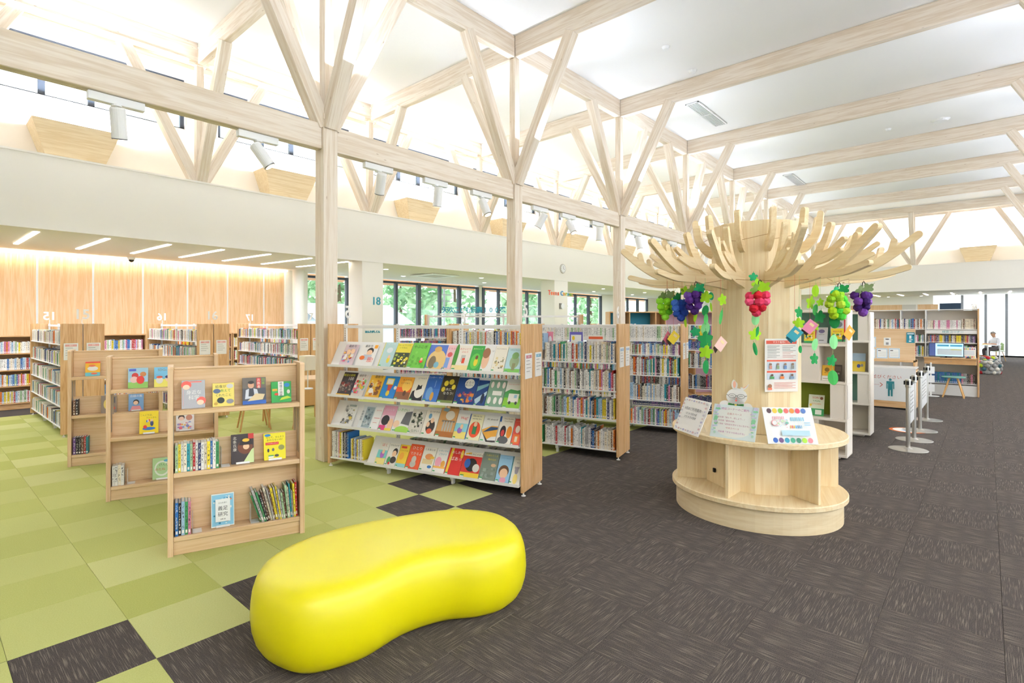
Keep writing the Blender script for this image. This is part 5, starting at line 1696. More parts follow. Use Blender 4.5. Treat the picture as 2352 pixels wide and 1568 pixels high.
post += [('e', .13, .11, .06, .04, '#9a6a4a', 12), ('r', .07, .04, .19, .08, '#e87a5a')] + [('r', .25, .17 - k * .025, .9 - .1 * (k % 2), .178 - k * .025, '#d88a7a') for k in range(5)]
card('wall_notice', 'white and red mask notice taped to the trunk', 'poster', BL, BR, .435, 0, '#f6f2ea', post, prop=False, t=.003)

# ---------------------------------------------------------------- hanging paper grapes, leaves and little books
def maple(s, lobes=5):
    pts = []
    n = lobes * 4
    for k in range(n):
        a = 2 * math.pi * k / n + math.pi / 2
        r = s * (1.0, .86, .6, .86)[k % 4]
        pts.append((r * math.cos(a), r * math.sin(a)))
    return pts


def oval(s, k=.55):
    return [(s * k * math.sin(math.pi * t / 8) * (1 if t <= 8 else 1), s * math.cos(math.pi * t / 8)) for t in range(16)]


def leaf_mesh(kind, s, col):
    pts = maple(s) if kind == 'm' else oval(s, .3) if kind == 's' else oval(s, .62)
    if kind != 'm':
        pts = pts[::-1]
    m = MB()
    # creased along the midrib
    vs_ = [(x, .16 * abs(x), y) for x, y in pts]
    n = len(vs_)
    for y_ in (0, .0008):
        o0 = len(m.v)
        m.add([(0, 0, 0)] + vs_, [(0, 1 + k, 1 + (k + 1) % n) for k in range(n)], 0, hx(col))
        break
    m.tube([(0, 0, s), (0, .0, s * 1.25)], .0015, 4, 0, hx(col))
    return m


GC = {'lime': '#a4d92a', 'dark': '#1f8a45', 'mid': '#4fb85c', 'pale': '#8fdc94', 'emerald': '#2fae72', 'moss': '#7f9a5a'}


def garland(d, items, label, zt_=2.0):
    P = [(at_d(px, py, d), kind, s, c) for px, py, kind, s, c in items]
    top = P[0][0]
    o = thing('leaf_garland', label, 'paper garland', (top.x, top.y, P[-1][0].z), CA - R(90), 'paper leaf garlands under the branches')
    Mi = (Matrix.Translation((top.x, top.y, P[-1][0].z)) @ Matrix.Rotation(CA - R(90), 4, 'Z')).inverted()
    Q = [Mi @ p[0] for p in P]
    MB().tube([(Q[0].x, Q[0].y, zt_ - P[-1][0].z)] + [tuple(q) for q in Q], .0012, 4).build('thread', 'thread_green', o)
    for q, (p_, kind, s, c) in zip(Q, P):
        leaf_mesh(kind, s, GC[c]).build('leaf', 'paper_leaf', o, loc=(q.x, q.y - .004, q.z), rot=(rnd.uniform(-.1, .1), rnd.uniform(-.25, .25), rnd.uniform(-.5, .5)))


garland(4.75, [(1573, 668, 'm', .045, 'lime'), (1570, 697, 'm', .04, 'emerald'), (1574, 739, 's', .05, 'lime')], 'short lime leaf garland beside the blue grapes')
garland(4.55, [(1608, 670, 'o', .05, 'emerald'), (1597, 726, 's', .05, 'lime'), (1597, 762, 'm', .045, 'emerald')], 'thin leaf garland ending in a teal leaf')
garland(4.45, [(1620, 682, 'm', .055, 'lime'), (1620, 713, 'o', .045, 'dark'), (1622, 733, 'o', .045, 'mid'), (1620, 754, 'o', .055, 'pale'), (1621, 780, 'm', .075, 'dark'), (1621, 808, 'm', .06, 'lime'), (1622, 842, 'o', .06, 'dark')], 'longest leaf garland, hanging before the shelf of navy volumes')
garland(4.6, [(1633, 680, 'o', .035, 'emerald'), (1633, 705, 's', .04, 'lime')], 'small green pennant garland by the trunk edge')
garland(4.2, [(1660, 688, 'm', .05, 'lime'), (1656, 728, 's', .06, 'mid')], 'lime leaf garland on the trunk face, beside the peach booklet')
garland(4.05, [(1730, 636, 'm', .035, 'emerald'), (1740, 654, 'm', .05, 'lime'), (1735, 733, 'o', .045, 'pale'), (1734, 768, 'm', .05, 'lime'), (1738, 764, 's', .05, 'dark'), (1734, 801, 's', .05, 'dark')], 'leaf garland running behind the red grapes')
garland(4.2, [(1836, 717, 'm', .05, 'dark'), (1834, 742, 'm', .045, 'lime'), (1838, 802, 'o', .03, 'dark')], 'leaf garland above the teal booklet')
garland(4.35, [(1873, 668, 'o', .05, 'lime'), (1863, 695, 'm', .06, 'lime'), (1873, 711, 'o', .045, 'mid'), (1883, 727, 'm', .055, 'dark'), (1872, 749, 'm', .04, 'lime'), (1872, 791, 'o', .05, 'pale'), (1871, 824, 'm', .05, 'dark')], 'leaf garland before the white cube shelf, ending in a dark leaf')
garland(4.3, [(1884, 694, 'm', .035, 'lime')], 'single lime leaf on a thread')
garland(4.3, [(1916, 737, 'o', .06, 'dark'), (1915, 785, 'o', .058, 'pale'), (1911, 828, 'm', .05, 'dark'), (1913, 867, 'o', .06, 'mid')], 'garland of large round leaves before the white cube shelf')

BERRY = {}


def berry(c):
    if c not in BERRY:
        BERRY[c] = MB().bbox(-.03, .03, -.03, .03, -.03, .03, .017, col=hx(c)).build_mesh('berry', 'paper_leaf')
    return BERRY[c]


def grapes(px, py, d, cols, leafc, label, n=11, hs=1.0):
    P = at_d(px, py, d)
    o = thing('paper_grapes', label, 'paper grapes', P, CA - R(90), 'paper grape bunches under the branches')
    q = random.Random(px)
    rows = [(.05, 3), (.005, 3), (-.04, 2), (-.08, 1)] if hs <= 1 else [(.075, 2), (.035, 3), (-.008, 3), (-.052, 3), (-.095, 2)]
    for z, k in rows:
        for i in range(k):
            x = (i - (k - 1) / 2) * .05
            put('berry', berry(q.choice(cols)), o, (x + q.uniform(-.006, .006), q.uniform(-.035, .02) - (.015 if i % 2 else 0), z + q.uniform(-.006, .006)), (q.random() * 3, q.random() * 3, q.random() * 3))
    for i, c in enumerate(leafc):
        leaf_mesh('m', .05, c).build('leaf', 'paper_leaf', o, loc=((-.03, .035, 0)[i % 3], -.03, .095 + .012 * (i % 2)), rot=(.5, (-.5, .6, 0)[i % 3], .2))
    MB().tube([(0, -.01, .06), (0, -.01, .13), (.004, -.01, .155), (.014, -.01, .165), (.022, -.01, .155), (.022, -.01, .145)], .0032, 6).build('hook', 'hook_black', o)
    MB().tube([(.012, -.01, .164), (.012, -.01, 2.02 - P.z)], .001, 4).build('thread', 'thread', o)


grapes(1528, 706, 4.75, ['#a4d92a', '#7fc41f', '#8fd43a', '#5fae1f'], ['#7f9a5a', '#8aa06a'], 'bunch of lime green paper grapes')
grapes(1562, 708, 4.65, ['#2a4fa8', '#3f6ac0', '#1f3a8a'], ['#1f8a45'], 'bunch of blue paper grapes')
grapes(1594, 692, 4.5, ['#5a2f8a', '#6f4aa0', '#8a5aa8', '#3f1f6a'], ['#7f9a4a', '#2fae72'], 'bunch of purple paper grapes beside the blue ones')
grapes(1740, 694, 3.98, ['#b81f3f', '#d83a5c', '#c01a2a', '#e0527a'], ['#7faf4a', '#a4d92a'], 'bunch of crimson paper grapes before the trunk')
grapes(1922, 697, 4.25, ['#a4c91f', '#8fc42a', '#b4d43a', '#4fc43a'], ['#2fae72', '#1f8a45'], 'long bunch of yellow green paper grapes', hs=1.2)
grapes(1978, 694, 4.3, ['#4a2272', '#6a3a92', '#8a5aa8', '#33165a'], ['#8aa06a', '#8aa06a'], 'bunch of dark purple paper grapes at the branch end')


def booklet(px, py, d, col, back, rz, label):
    P = at_d(px, py, d)
    o = thing('paper_booklet', label, 'paper booklet', P, CA - R(90), 'little paper books under the branches')
    o.rotation_euler = (0, R(40), CA - R(90) + rz)
    MB().bbox(-.04, .04, -.004, -.001, -.05, .05, .001, col=hx(col)).build('front_cover', 'print', o)
    MB().bbox(-.04, .04, -.0015, .0015, -.05, .05, .0008, col=hx(back)).build('back_cover', 'print', o, loc=(-.04, .0, 0), rot=(0, 0, 0)).matrix_local = Matrix.Translation((-.04, .002, 0)) @ Matrix.Rotation(R(30), 4, 'Z') @ Matrix.Translation((.055, 0, -.012))
    MB().bbox(-.018, .018, -.0055, -.004, .01, .03, .0003, col=hx('#f0d8a0' if col != '#f0c02a' else '#8a7a2a')).build('title_patch', 'print', o)
    th = MB().tube([(P.x, P.y, P.z + .045), (P.x, P.y, 2.0)], .0009, 4).build('thread', 'thread')
    th.parent = o
    bpy.context.view_layer.update()
    th.matrix_parent_inverse = (Matrix.Translation(P) @ o.rotation_euler.to_matrix().to_4x4()).inverted()


booklet(1533, 776, 4.75, '#e0708a', '#2a2422', .6, 'small pink paper booklet with a black back')
booklet(1547, 775, 4.7, '#f0d23a', '#2a2422', .2, 'small yellow paper booklet with a black back')
booklet(1655, 790, 4.2, '#f3c9bc', '#3a2a26', .3, 'small peach paper booklet before the trunk')
booklet(1825, 767, 4.15, '#2f9fae', '#2f7f8e', -.2, 'small teal paper booklet over the mask notice')
booklet(1860, 750, 4.3, '#e48aa8', '#3a2a26', -.2, 'small pink paper booklet among leaves')
booklet(1950, 764, 4.3, '#f0a01f', '#2a211f', .3, 'small orange paper booklet with a dark back')

# ---------------------------------------------------------------- white cube shelves beside the trunk
def flyer(M, x, y, z, w, h, base, spec, label, lean=.25, seed=0):
    P0, P1 = M @ Vector((x, y, z)), M @ Vector((x + w, y, z))
    card('flyer', label, 'flyer', P0, P1, h, lean, base, spec, 'flyers on the white cube shelves', t=.002, prop=False, seed=seed)


def cube_shelf(label, origin, L, H, rows, panels):
    t = thing('cube_shelf', label, 'shelf', (origin[0], origin[1], 0), R(-90), 'white cube shelves')
    M = frame(origin, R(-90))
    D = .34
    MB().bbox(.08, L - .08, .05, D - .05, 0, .05, .003).build('plinth', 'cream_laminate', t)
    for i, z in enumerate(rows):
        MB().bbox(0, L, 0, D, z - .022, z + .008, .003).build('board', 'cream_laminate', t)
    for i, (a, b_, c) in enumerate(panels):
        z0, z1 = rows[i] + .008, rows[i + 1] - .022
        MB().bbox(a, b_, .01, .03, z0, z1, .002).build('front_panel', 'cream_laminate', t)
        for x in sorted({0, L - .022} | {q for q in (a, b_ - .022) if .03 < q < L - .05}):
            if True:
                MB().bbox(x, x + .022, .03 if x not in (0, L - .022) else .001, D - .001, z0, z1, .002).build('upright', 'cream_laminate', t)
        MB().box(.022, L - .022, D - .02, D - .012, z0, z1).build('back_panel', c, t)
    return M


OU = (7.6, 2.55)
MU = frame(OU, R(-90))
lx = lambda px: local_x(MU, px)
LU = lx(1946)
cube_shelf('white cube shelf with flyers right behind the trunk', OU, LU, 1.78, [.05, .473, .916, 1.37, 1.78],
           [(lx(1838), lx(1880), 'cream_laminate'), (lx(1906), LU, 'moss_panel'), (lx(1838), lx(1881), 'cream_laminate'), (lx(1907), LU, 'green_panel')])
OV = (9.36, 2.4)
MV = frame(OV, R(-90))
lv = lambda px: local_x(MV, px)
LV = lv(1999)
cube_shelf('white cube shelf standing behind the one with flyers', OV, LV, 1.78, [.05, .473, .916, 1.37, 1.78],
           [(lv(1900), lv(1940), 'cream_laminate'), (lv(1969), LV, 'green_panel'), (lv(1900), lv(1942), 'cream_laminate'), (lv(1970), LV, 'green_panel')])
YEL = [('r', 0, 0, 1, .6, '#f0d83a'), ('r', 0, .6, 1, 1, '#c9ccd0'), ('e', .5, .78, .3, .14, '#7a8088'), ('r', .9, .1, 1, 1, '#c9363a'), ('t', '観光列車', .45, .45, .16, '#c9363a'), ('r', 0, 0, 1, .1, '#3f9f5a'), ('s', 14, ['#e8932c', '#f7f4ec', '#3f7f4a'], .05, .12, .85, .4, .03, .07)]
flyer(MU, lx(1841), .12, 1.381, .13, .26, '#f4f0e6', YEL, 'yellow railway flyer leaning on the top tier')
flyer(MU, lx(1866), .14, 1.381, .13, .2, '#eeeef2', [('e', .5, .75, .25, .12, '#8a80b0'), ('r', .3, .15, .7, .2, '#8a8a90'), ('t', 'お知らせ', .5, .55, .12, '#5a5a62')], 'white curled flyer with a purple emblem')
flyer(MU, lx(1909), -.002, 1.41, .145, .26, '#f4f0e6', YEL, 'yellow railway flyer fixed to the front panel', lean=0)
flyer(MU, lx(1882), .12, .926, .13, .19, '#e8b43c', [('e', .4, .7, .2, .14, '#8a6a2a'), ('r', 0, 0, 1, .3, '#f0ece2'), ('r', .1, .1, .8, .13, '#8a6a4a'), ('t', '秋の催し', .5, .5, .15, '#6a3a1c')], 'ochre event flyer on the middle tier')
flyer(MU, lx(1903), .13, .926, .11, .2, '#4a4038', [('r', .1, .6, .9, .9, '#6a5c50'), ('t', '写真展', .5, .45, .2, '#d8cfc0')], 'dark brown photograph flyer on the middle tier')
flyer(MU, lx(1851), .1, .483, .17, .26, '#e6ecd4', [('t', 'SORO', .5, .85, .2, '#d8583c'), ('t', 'YASAI', .5, .7, .18, '#3f9a4a'), ('t', 'KITCHEN', .5, .56, .14, '#e8932c'), ('r', 0, 0, 1, .34, '#3f9a5a'), ('r', .45, .06, .85, .28, '#eef2e4'), ('e', .82, .84, .1, .07, '#8a5a3a'), ('e', .15, .5, .08, .06, '#e8c43a')], 'pale green vegetable flyer on the third tier')
flyer(MV, lv(1953), .12, .926, .16, .27, '#f0d24a', [('r', 0, .55, 1, 1, '#b9d0e4'), ('r', 0, .42, 1, .56, '#e8c43a'), ('e', .5, .3, .14, .1, '#3f4f9a'), ('e', .75, .34, .1, .08, '#8a8a90')], 'flyer with a yellow field under a blue sky')

# ---------------------------------------------------------------- queue posts, boards and the floor mark
def post_(x, y, label):
    t = thing('queue_post', label, 'queue post', (x, y, 0), 0, 'queue posts before the counter')
    MB().lathe([(.205, 0), (.21, .004), (.205, .008), (.05, .014), (.028, .03)], 32).build('base', 'chrome', t, smooth=False)
    MB().lathe([(.024, .02), (.024, .8)], 18).build('pole', 'chrome', t, smooth=False)
    MB().lathe([(.03, .8), (.032, .81), (.032, .9), (.028, .908)], 18).build('head', 'chrome', t)
    for k in range(4):
        a = R(90 * k)
        MB().bbox(.028, .045, -.014, .014, .835, .885, .003).build('clip', 'black', t, rot=(0, 0, a))
    return t


PX = (8.82, 9.6, 10.5, 11.75)
for x, lab in zip(PX, ('steel queue post ahead of the other three', 'second steel queue post, behind the orange floor mark', 'third steel queue post, start of the second board', 'steel queue post closest to the counter')):
    post_(x, .745, lab)
for a, b_, lab in ((PX[0], PX[1], 'white sign board hung between the first two queue posts'), (PX[2], PX[3], 'white sign board hung between the last two queue posts')):
    t = thing('queue_board', lab, 'sign board', (a + .05, .745, .3), 0, 'queue boards')
    MB().bbox(0, b_ - a - .1, -.006, .006, 0, .5, .002).build('board', 'white_plastic', t)
    MB().bbox(-.012, b_ - a - .088, -.01, .01, .5, .515, .002).build('rail', 'grey_metal', t)
    p = Print(b_ - a - .1, .5, .007)
    for k in range(6):
        p.rect(.15, .8 - .1 * k, .85 - .1 * (k % 2), .83 - .1 * k, '#a9a6a2')
    p.build('board_print', 'print', t)
P = at_z(2086, 988)
t = thing('floor_mark', 'round orange and white waiting mark on the carpet', 'floor sign', P + Vector((0, 0, .0005)))
MB().lathe([(.235, 0), (.235, .0015)], 40).build('orange_ring', 'thread', t)
MB().lathe([(.19, .0015), (.19, .002)], 40).build('white_disc', 'paper', t)
p = MB()
for dx in (-.06, .06):
    p.prism(ellp(dx, .0, .035, .085, 14), .002, .0024, col=hx('#5a86c0'))
p.build('footprints', 'print', t)

# ---------------------------------------------------------------- counter front and its partition
t = thing('service_counter', 'white fronted service counter with a queue pictogram', 'counter', (12.8, 2.75, 0), R(-90))
Lc = 2.75 - .97
MB().bbox(0, Lc, 0, .6, .03, .15, .004).build('base', 'oak_x', t)
MB().bbox(0, Lc, .02, .58, 0, .03, .002).build('kick', 'black', t)
MB().bbox(0, Lc, .0, .03, .15, .765, .004).build('front_panel', 'white_plastic', t)
MB().bbox(0, Lc, .03, .6, .15, .74, .004).build('body', 'oak_x', t)
MB().bbox(-.0, Lc, .001, .6, .765, .79, .003).build('counter_top', 'white_plastic', t)
Mc = frame((12.8, 2.75), R(-90))
cx_ = lambda px: local_x(Mc, px)
p = Print(1, 1, .0)
p.text('お並びください', cx_(2031), .60, .076, '#c0503f')
for k in range(14):
    p.poly(ellp(cx_(1995) + k * .014 * 1.0 - .02, .45, .004, .004, 8), '#c0503f')
ax_ = cx_(2028)
p.poly([(ax_ - .05, .485), (ax_ - .042, .492), (ax_, .45), (ax_ - .042, .408), (ax_ - .05, .415), (ax_ - .016, .45)], '#c0503f')
bx_ = cx_(2045)
p.poly(ellp(bx_, .555, .022, .022, 16), '#2f7f86')
p.poly([(bx_ - .06, .525), (bx_ + .06, .525), (bx_ + .06, .38), (bx_ + .045, .38), (bx_ + .045, .48), (bx_ + .036, .48), (bx_ + .036, .24), (bx_ + .008, .24), (bx_ + .008, .36), (bx_ - .008, .36), (bx_ - .008, .24), (bx_ - .036, .24), (bx_ - .036, .48), (bx_ - .045, .48), (bx_ - .045, .38), (bx_ - .06, .38)], '#2f7f86')
p.build('front_print', 'print', t)
t = thing('counter_partition', 'tall plywood partition with pinned notices behind the counter front', 'partition', (13.45, 2.75, 0), R(-90))
Mp = frame((13.45, 2.75), R(-90))
qx = lambda px: local_x(Mp, px)
Lp = qx(2102)
MB().bbox(0, Lp, 0, .03, .9, 1.52, .003).build('panel', 'stand_x', t)
MB().bbox(0, Lp, -.0, .5, .62, .65, .003).bbox(Lp - .03, Lp, 0, .5, 0, .9, .003).build('desk', 'oak_x', t)
MB().bbox(0, Lp, .0, .4, .86, .9, .003).build('ledge', 'oak_x', t)
NB = [('r', .04, .04, .96, .96, '#8fc0e0'), ('r', .09, .09, .91, .91, '#f7f6f2'), ('r', .15, .72, .4, .8, '#3a3a3c')] + [('r', .15, .6 - .1 * k, .85, .615 - .1 * k, '#a9a6a2') for k in range(5)]
for (a, b_, y0, y1, sp, lab) in ((2013, 2039, 799, 822, NB, 'blue framed notice in the middle of the partition'), (2041, 2067, 799, 822, NB, 'blue framed notice at the right of the partition'), (1996, 2012, 773, 797, NB, 'blue framed notice above the others, half hidden'), (1996, 2011, 800, 822, NB, 'blue framed notice half hidden behind the white cube shelf'), (2030, 2046, 775, 793, [('e', .5, .8, .3, .08, '#5a5a5a'), ('r', .3, .1, .7, .4, '#8a8a8a')], 'small white notice with a grey mark'),
                              (2082, 2101, 763, 787, [('r', 0, 0, 1, 1, '#2f8fa4'), ('r', .1, .82, .9, .92, '#e8f0f0'), ('r', .3, .1, .6, .22, '#f2f4f2'), ('r', .35, .28, .75, .34, '#f2f4f2'), ('r', .35, .4, .6, .7, '#f2f4f2'), ('r', .75, .66, .9, .76, '#23323a')], 'teal notice on the upper corner of the partition')):
    d_ = to_px(Mp @ Vector((qx(a), 0, 1)))[2]
    z0, z1 = CH - (y1 - CPY) * d_ / CF, CH - (y0 - CPY) * d_ / CF
    P0, P1 = Mp @ Vector((qx(a), -.003, z0)), Mp @ Vector((qx(b_), -.003, z0))
    card('pinned_notice', lab, 'notice', P0, P1, z1 - z0, 0, '#f7f6f2', sp, 'notices on the partition', t=.002, prop=False)

# ---------------------------------------------------------------- catalogue shelf with the search desk
OS = (16.1, 3.05)
MS2 = frame(OS, R(-90))
sx = lambda px: local_x(MS2, px)
LS = sx(2245) + .03
t = thing('catalogue_shelf', 'tall white bookshelf with a search desk built into it', 'shelf', (OS[0], OS[1], 0), R(-90))
MB().bbox(LS - .03, LS, -.02, .34, 0, 1.95, .004).bbox(0, .03, 0, .34, 0, 1.95, .004).build('end_panel', 'oak_z', t)
MB().bbox(0, LS - .03, 0, .34, 1.925, 1.945, .003).build('top', 'white_steel', t)
MB().box(.03, LS - .03, .32, .335, .05, 1.92).build('back_panel', 'cream_laminate', t)
MB().bbox(.03, LS - .03, .01, .33, 0, .24, .003).build('base', 'white_steel', t)
for z in (1.5, 1.19, .87, .28):
    MB().bbox(.03, LS - .03, .005, .32, z - .02, z, .003).build('shelf_board', 'white_steel', t)
for x in (sx(2126), .9, 1.55):
    MB().bbox(x - .012, x + .012, .0, .32, .24, 1.925, .002).build('upright', 'white_steel', t)
xs_ = sx(2126)
MB().bbox(xs_ + .01, LS - .03, -.006, .004, 1.39, 1.47, .002).build('header_board', 'white_steel', t)
p = Print(1, 1, .007)
p.text('検索コーナー', (xs_ + LS) / 2 + .02, 1.43, .062, '#4fa8b0')
p.build('header_print', 'print', t)
MB().bbox(xs_ - .01, LS - .03, -.4, .0, .835, .86, .003).build('desk_top', 'oak_x', t)
MB().bbox(xs_ + .0, LS - .04, -.38, .0, .72, .835, .003).build('drawer', 'oak_x', t)
MB().lathe([(.008, -.002), (.008, .006)], 10).build('lock', 'grey_metal', t, loc=((xs_ + LS) / 2, -.38, .79), rot=(R(90), 0, 0))
for z, mix, h in ((1.5, ['white'] * 4 + MIX_ALL, .24), (1.19, MIX_ALL, .18), (.87, MIX_ALL, .24)):
    row(MS2, .05, xs_ - .02, .03, z, h, mix, d=.15, w=(.014, .03))
row(MS2, xs_ + .02, xs_ + .14, .03, 1.5, .2, ['cream', 'orange', 'white'], d=.15)
row(MS2, xs_ + .14, xs_ + .62, .03, 1.5, .2, ['white', 'pink', 'white'], d=.15, w=(.018, .02), vary=.003)
row(MS2, xs_ + .62, LS - .05, .03, 1.5, .23, ['cream', 'brown', 'cream'], d=.15, vary=.01)
row(MS2, xs_ + .02, LS - .05, .03, 1.19, .18, MIX_DARK + ['red', 'yellow', 'cream'], d=.15)
row(MS2, xs_ + .02, LS - .05, .03, .87, .26, MIX_ALL, d=.15)
row(MS2, xs_ + .06, xs_ + .62, .03, .28, .24, ['blue', 'blue', 'teal'], d=.15, w=(.028, .032), vary=.004)
row(MS2, xs_ + .62, LS - .05, .03, .28, .23, ['pink', 'brown', 'black', 'grey'], d=.15)
t = thing('monitor', 'wide monitor showing a pale blue search page on the desk', 'monitor', MS2 @ Vector((sx(2174), -.2, .86)), R(-90))
MB().bbox(-.3, .3, 0, .03, .02, .33, .004).build('bezel', 'black', t)
MB().box(-.288, .288, -.001, .0, .035, .318).build('screen', 'screen_blue', t)
p = Print(1, 1, .001)
p.rect(-.288, .035, -.18, .318, '#5a6fae').rect(-.15, .25, .05, .29, '#5fb8dc').rect(.07, .25, .27, .29, '#5fb8dc').rect(-.15, .06, .27, .2, '#d8eaf4').rect(.08, .17, .26, .2, '#e8ecb0')
p.build('screen_page', 'print', t)
MB().bbox(-.1, .1, -.06, .1, 0, .008, .002).bbox(-.02, .02, .03, .05, 0, .1, .002).build('foot', 'black', t)
P0, P1 = MS2 @ Vector((sx(2207), -.17, .861)), MS2 @ Vector((sx(2242), -.17, .861))
card('desk_card', 'white card with coloured dots beside the monitor', 'card', P0, P1, .24, .2, '#f5f2ea', [('e', .1 + .13 * k, .85, .05, .07, ['#e8a03a', '#d84a5c', '#7fb83a', '#e8c43a', '#5a7fc0', '#d84a3c', '#8a5a9a'][k], 10) for k in range(7)] + [('e', .1 + .13 * k, .12, .05, .07, ['#3fa07a', '#2f97b0', '#e88a90', '#2f5fae', '#7fb83a', '#d84a3c', '#e8c43a'][k], 10) for k in range(7)] + [('r', .1, .3, .9, .7, '#e3e8ea')])
P = MS2 @ Vector((sx(2225), -.3, .861))
tag(MB().add(*(lambda: ([(.03 * math.cos(a) * r_, .045 * math.sin(a) * r_, z) for r_, z in ((1, 0), (.95, .015), (.5, .028)) for a in [6.2832 * k / 14 for k in range(14)]], [(i * 14 + k, i * 14 + (k + 1) % 14, (i + 1) * 14 + (k + 1) % 14, (i + 1) * 14 + k) for i in range(2) for k in range(14)] + [list(range(28, 42))]))()).build('computer_mouse', 'black', loc=P), 'black computer mouse on the search desk', 'mouse')
P = at_z(2190, 912)
t = thing('stool', 'round mint stool with splayed wooden legs before the search desk', 'stool', P)
MB().lathe([(.19, .43), (.205, .44), (.205, .455), (.195, .462)], 28).build('seat', 'green_panel', t)
for k in range(4):
    a = R(45 + 90 * k)
    MB().tube([(.09 * math.cos(a), .09 * math.sin(a), .43), (.25 * math.cos(a), .25 * math.sin(a), 0)], [.018, .014], 10).build('leg', 'chair_wood', t)
t = thing('leaflet_stand', 'slim white leaflet stand beside the queue posts', 'stand', at_z(2138, 909))
MB().lathe([(.15, 0), (.15, .008), (.02, .012)], 24).build('base', 'white_plastic', t)
MB().bbox(-.015, .015, -.015, .015, .01, .75, .003).build('pole', 'white_plastic', t)
for k in range(3):
    MB().bbox(-.06, .06, -.03, .0, .1 + k * .2, .26 + k * .2, .004).build('pocket', 'white_plastic', t, rot=(0, 0, R(-60)))
# shelves behind it that carry the hanging numbers
for x, nm, w_ in ((18.0, '27', 'twenty-seven'), (19.9, '28', 'twenty-eight'), (21.8, '29', 'twenty-nine')):
    t = thing('library_shelf', 'white shelf behind the catalogue shelf under number ' + w_, 'shelf', (x, 2.9, 0), R(-90))
    yq = at_x(2252, 742, x).y
    Lq = 2.9 - yq - .03
    MB().bbox(Lq - .03, Lq, 0, .5, .03, 1.62, .004).bbox(0, .03, 0, .5, 0.03, 1.62, .004).build('end_panel', 'oak_z', t)
    for z in (.12, .45, .8, 1.15, 1.45):
        MB().bbox(.03, Lq - .03, .01, .49, z - .02, z, .003).build('shelf_board', 'white_steel', t)
    MB().bbox(.03, Lq - .03, .23, .27, .06, 1.6, .003).build('upright_frame', 'white_steel', t)
    for xf in (.015, Lq - .015):
        MB().lathe([(.02, 0), (.02, .035)], 10).build('foot', 'white_steel', t, loc=(xf, .25, 0))
    number_sign(t, nm, Lq - .09, .25, 1.6, .2, R(90 - 30), 'number_wire', pole=.36)

# ---------------------------------------------------------------- woven poufs, reader and chair at the far windows
PC = ['#b3282c', '#c9c2b4', '#8f8c88', '#b9d02a', '#3f5f66', '#a9a49a', '#d8d2c4', '#8a2024']


def pouf(P, r, h, label, seed):
    t = thing('woven_pouf', label, 'pouf', P, 0, 'woven poufs')
    MB().lathe([(r * .8, 0), (r * .92, .05), (r * .92, h - .06), (r * .75, h - .02)], 24).build('core', 'seat_grey', t)
    q = random.Random(seed)
    for j in range(4):
        for k in range(12):
            a = 2 * math.pi * (k + .5 * (j % 2)) / 12
            c = q.choice(PC)
            if ('pad', c) not in BERRY:
                m_ = MB()
                vs_ = [(0, 0, 0)]
                m_.lathe([(.012, .035), (.05, .02), (.068, -.01), (.05, -.03)], 8, col=hx(c))
                BERRY['pad', c] = m_.build_mesh('pad', 'paper_leaf', True)
            z = .06 + j * (h - .1) / 3
            rr = r * (.93 if 0 < j < 3 else .86)
            o = put('pad', BERRY['pad', c], t, (rr * math.cos(a), rr * math.sin(a), z))
            o.rotation_euler = (0, R(90 if j < 3 else 50), a)
    for k in range(7):
        a = 2 * math.pi * k / 6
        c = q.choice(PC)
        if ('pad', c) in BERRY:
            rr = r * .5 if k < 6 else 0
            put('pad', BERRY['pad', c], t, (rr * math.cos(a), rr * math.sin(a), h - .02))


pouf(at_z(2268, 858), .36, .42, 'round woven pouf of red, lime and grey pads beside the catalogue shelf', 5)
pouf(at_z(2262, 845), .36, .44, 'second woven pouf just behind the other', 9)

F = at_z(2288, 829)
face = Vector((-sa, ca, 0))
rzp = math.atan2(face.y, face.x)
t = thing('shell_chair', 'pale green shell chair with wooden legs by the bright windows', 'chair', F, rzp)
MB().bbox(-.2, .22, -.21, .21, .42, .45, .012).build('seat', 'seat_green', t)
m = MB()
for k in range(7):
    a0, a1 = R(-75 + 150 * k / 7), R(-75 + 150 * (k + 1) / 7)
    vs_ = [(-.27 * math.cos(a) + .02, .26 * math.sin(a), z) for a in (a0, a1) for z in (.46, .66, .8 - .12 * abs(k - 3) / 3)]
    m.add(vs_, [(0, 3, 4, 1), (1, 4, 5, 2), (0, 1, 4, 3), (1, 2, 5, 4)])
m.build('backrest', 'seat_green', t)
for x_, y_ in ((-.17, -.17), (-.17, .17), (.17, -.17), (.17, .17)):
    MB().tube([(x_ * .8, y_ * .8, .42), (x_ * 1.25, y_ * 1.25, 0)], [.016, .012], 8).build('leg', 'chair_wood', t)
t = thing('reading_table', 'pale table the seated reader leans on', 'table', F + face * .62, rzp)
MB().bbox(-.28, .3, -.6, .6, .69, .715, .004).build('table_top', 'white_plastic', t)
for x_, y_ in ((-.24, -.55), (-.24, .55), (.26, -.55), (.26, .55)):
    MB().bbox(x_ - .02, x_ + .02, y_ - .02, y_ + .02, 0, .69, .002).build('leg', 'white_plastic', t)
o = MB().bbox(-.1, .1, -.14, .14, 0, .012, .002, col=hx('#e8c83a')).build('open_book', 'print', loc=F + face * .47 + Vector((0, 0, .7155)), rot=(0, 0, rzp))
tag(o, 'yellow open book on the far reading table', 'book')


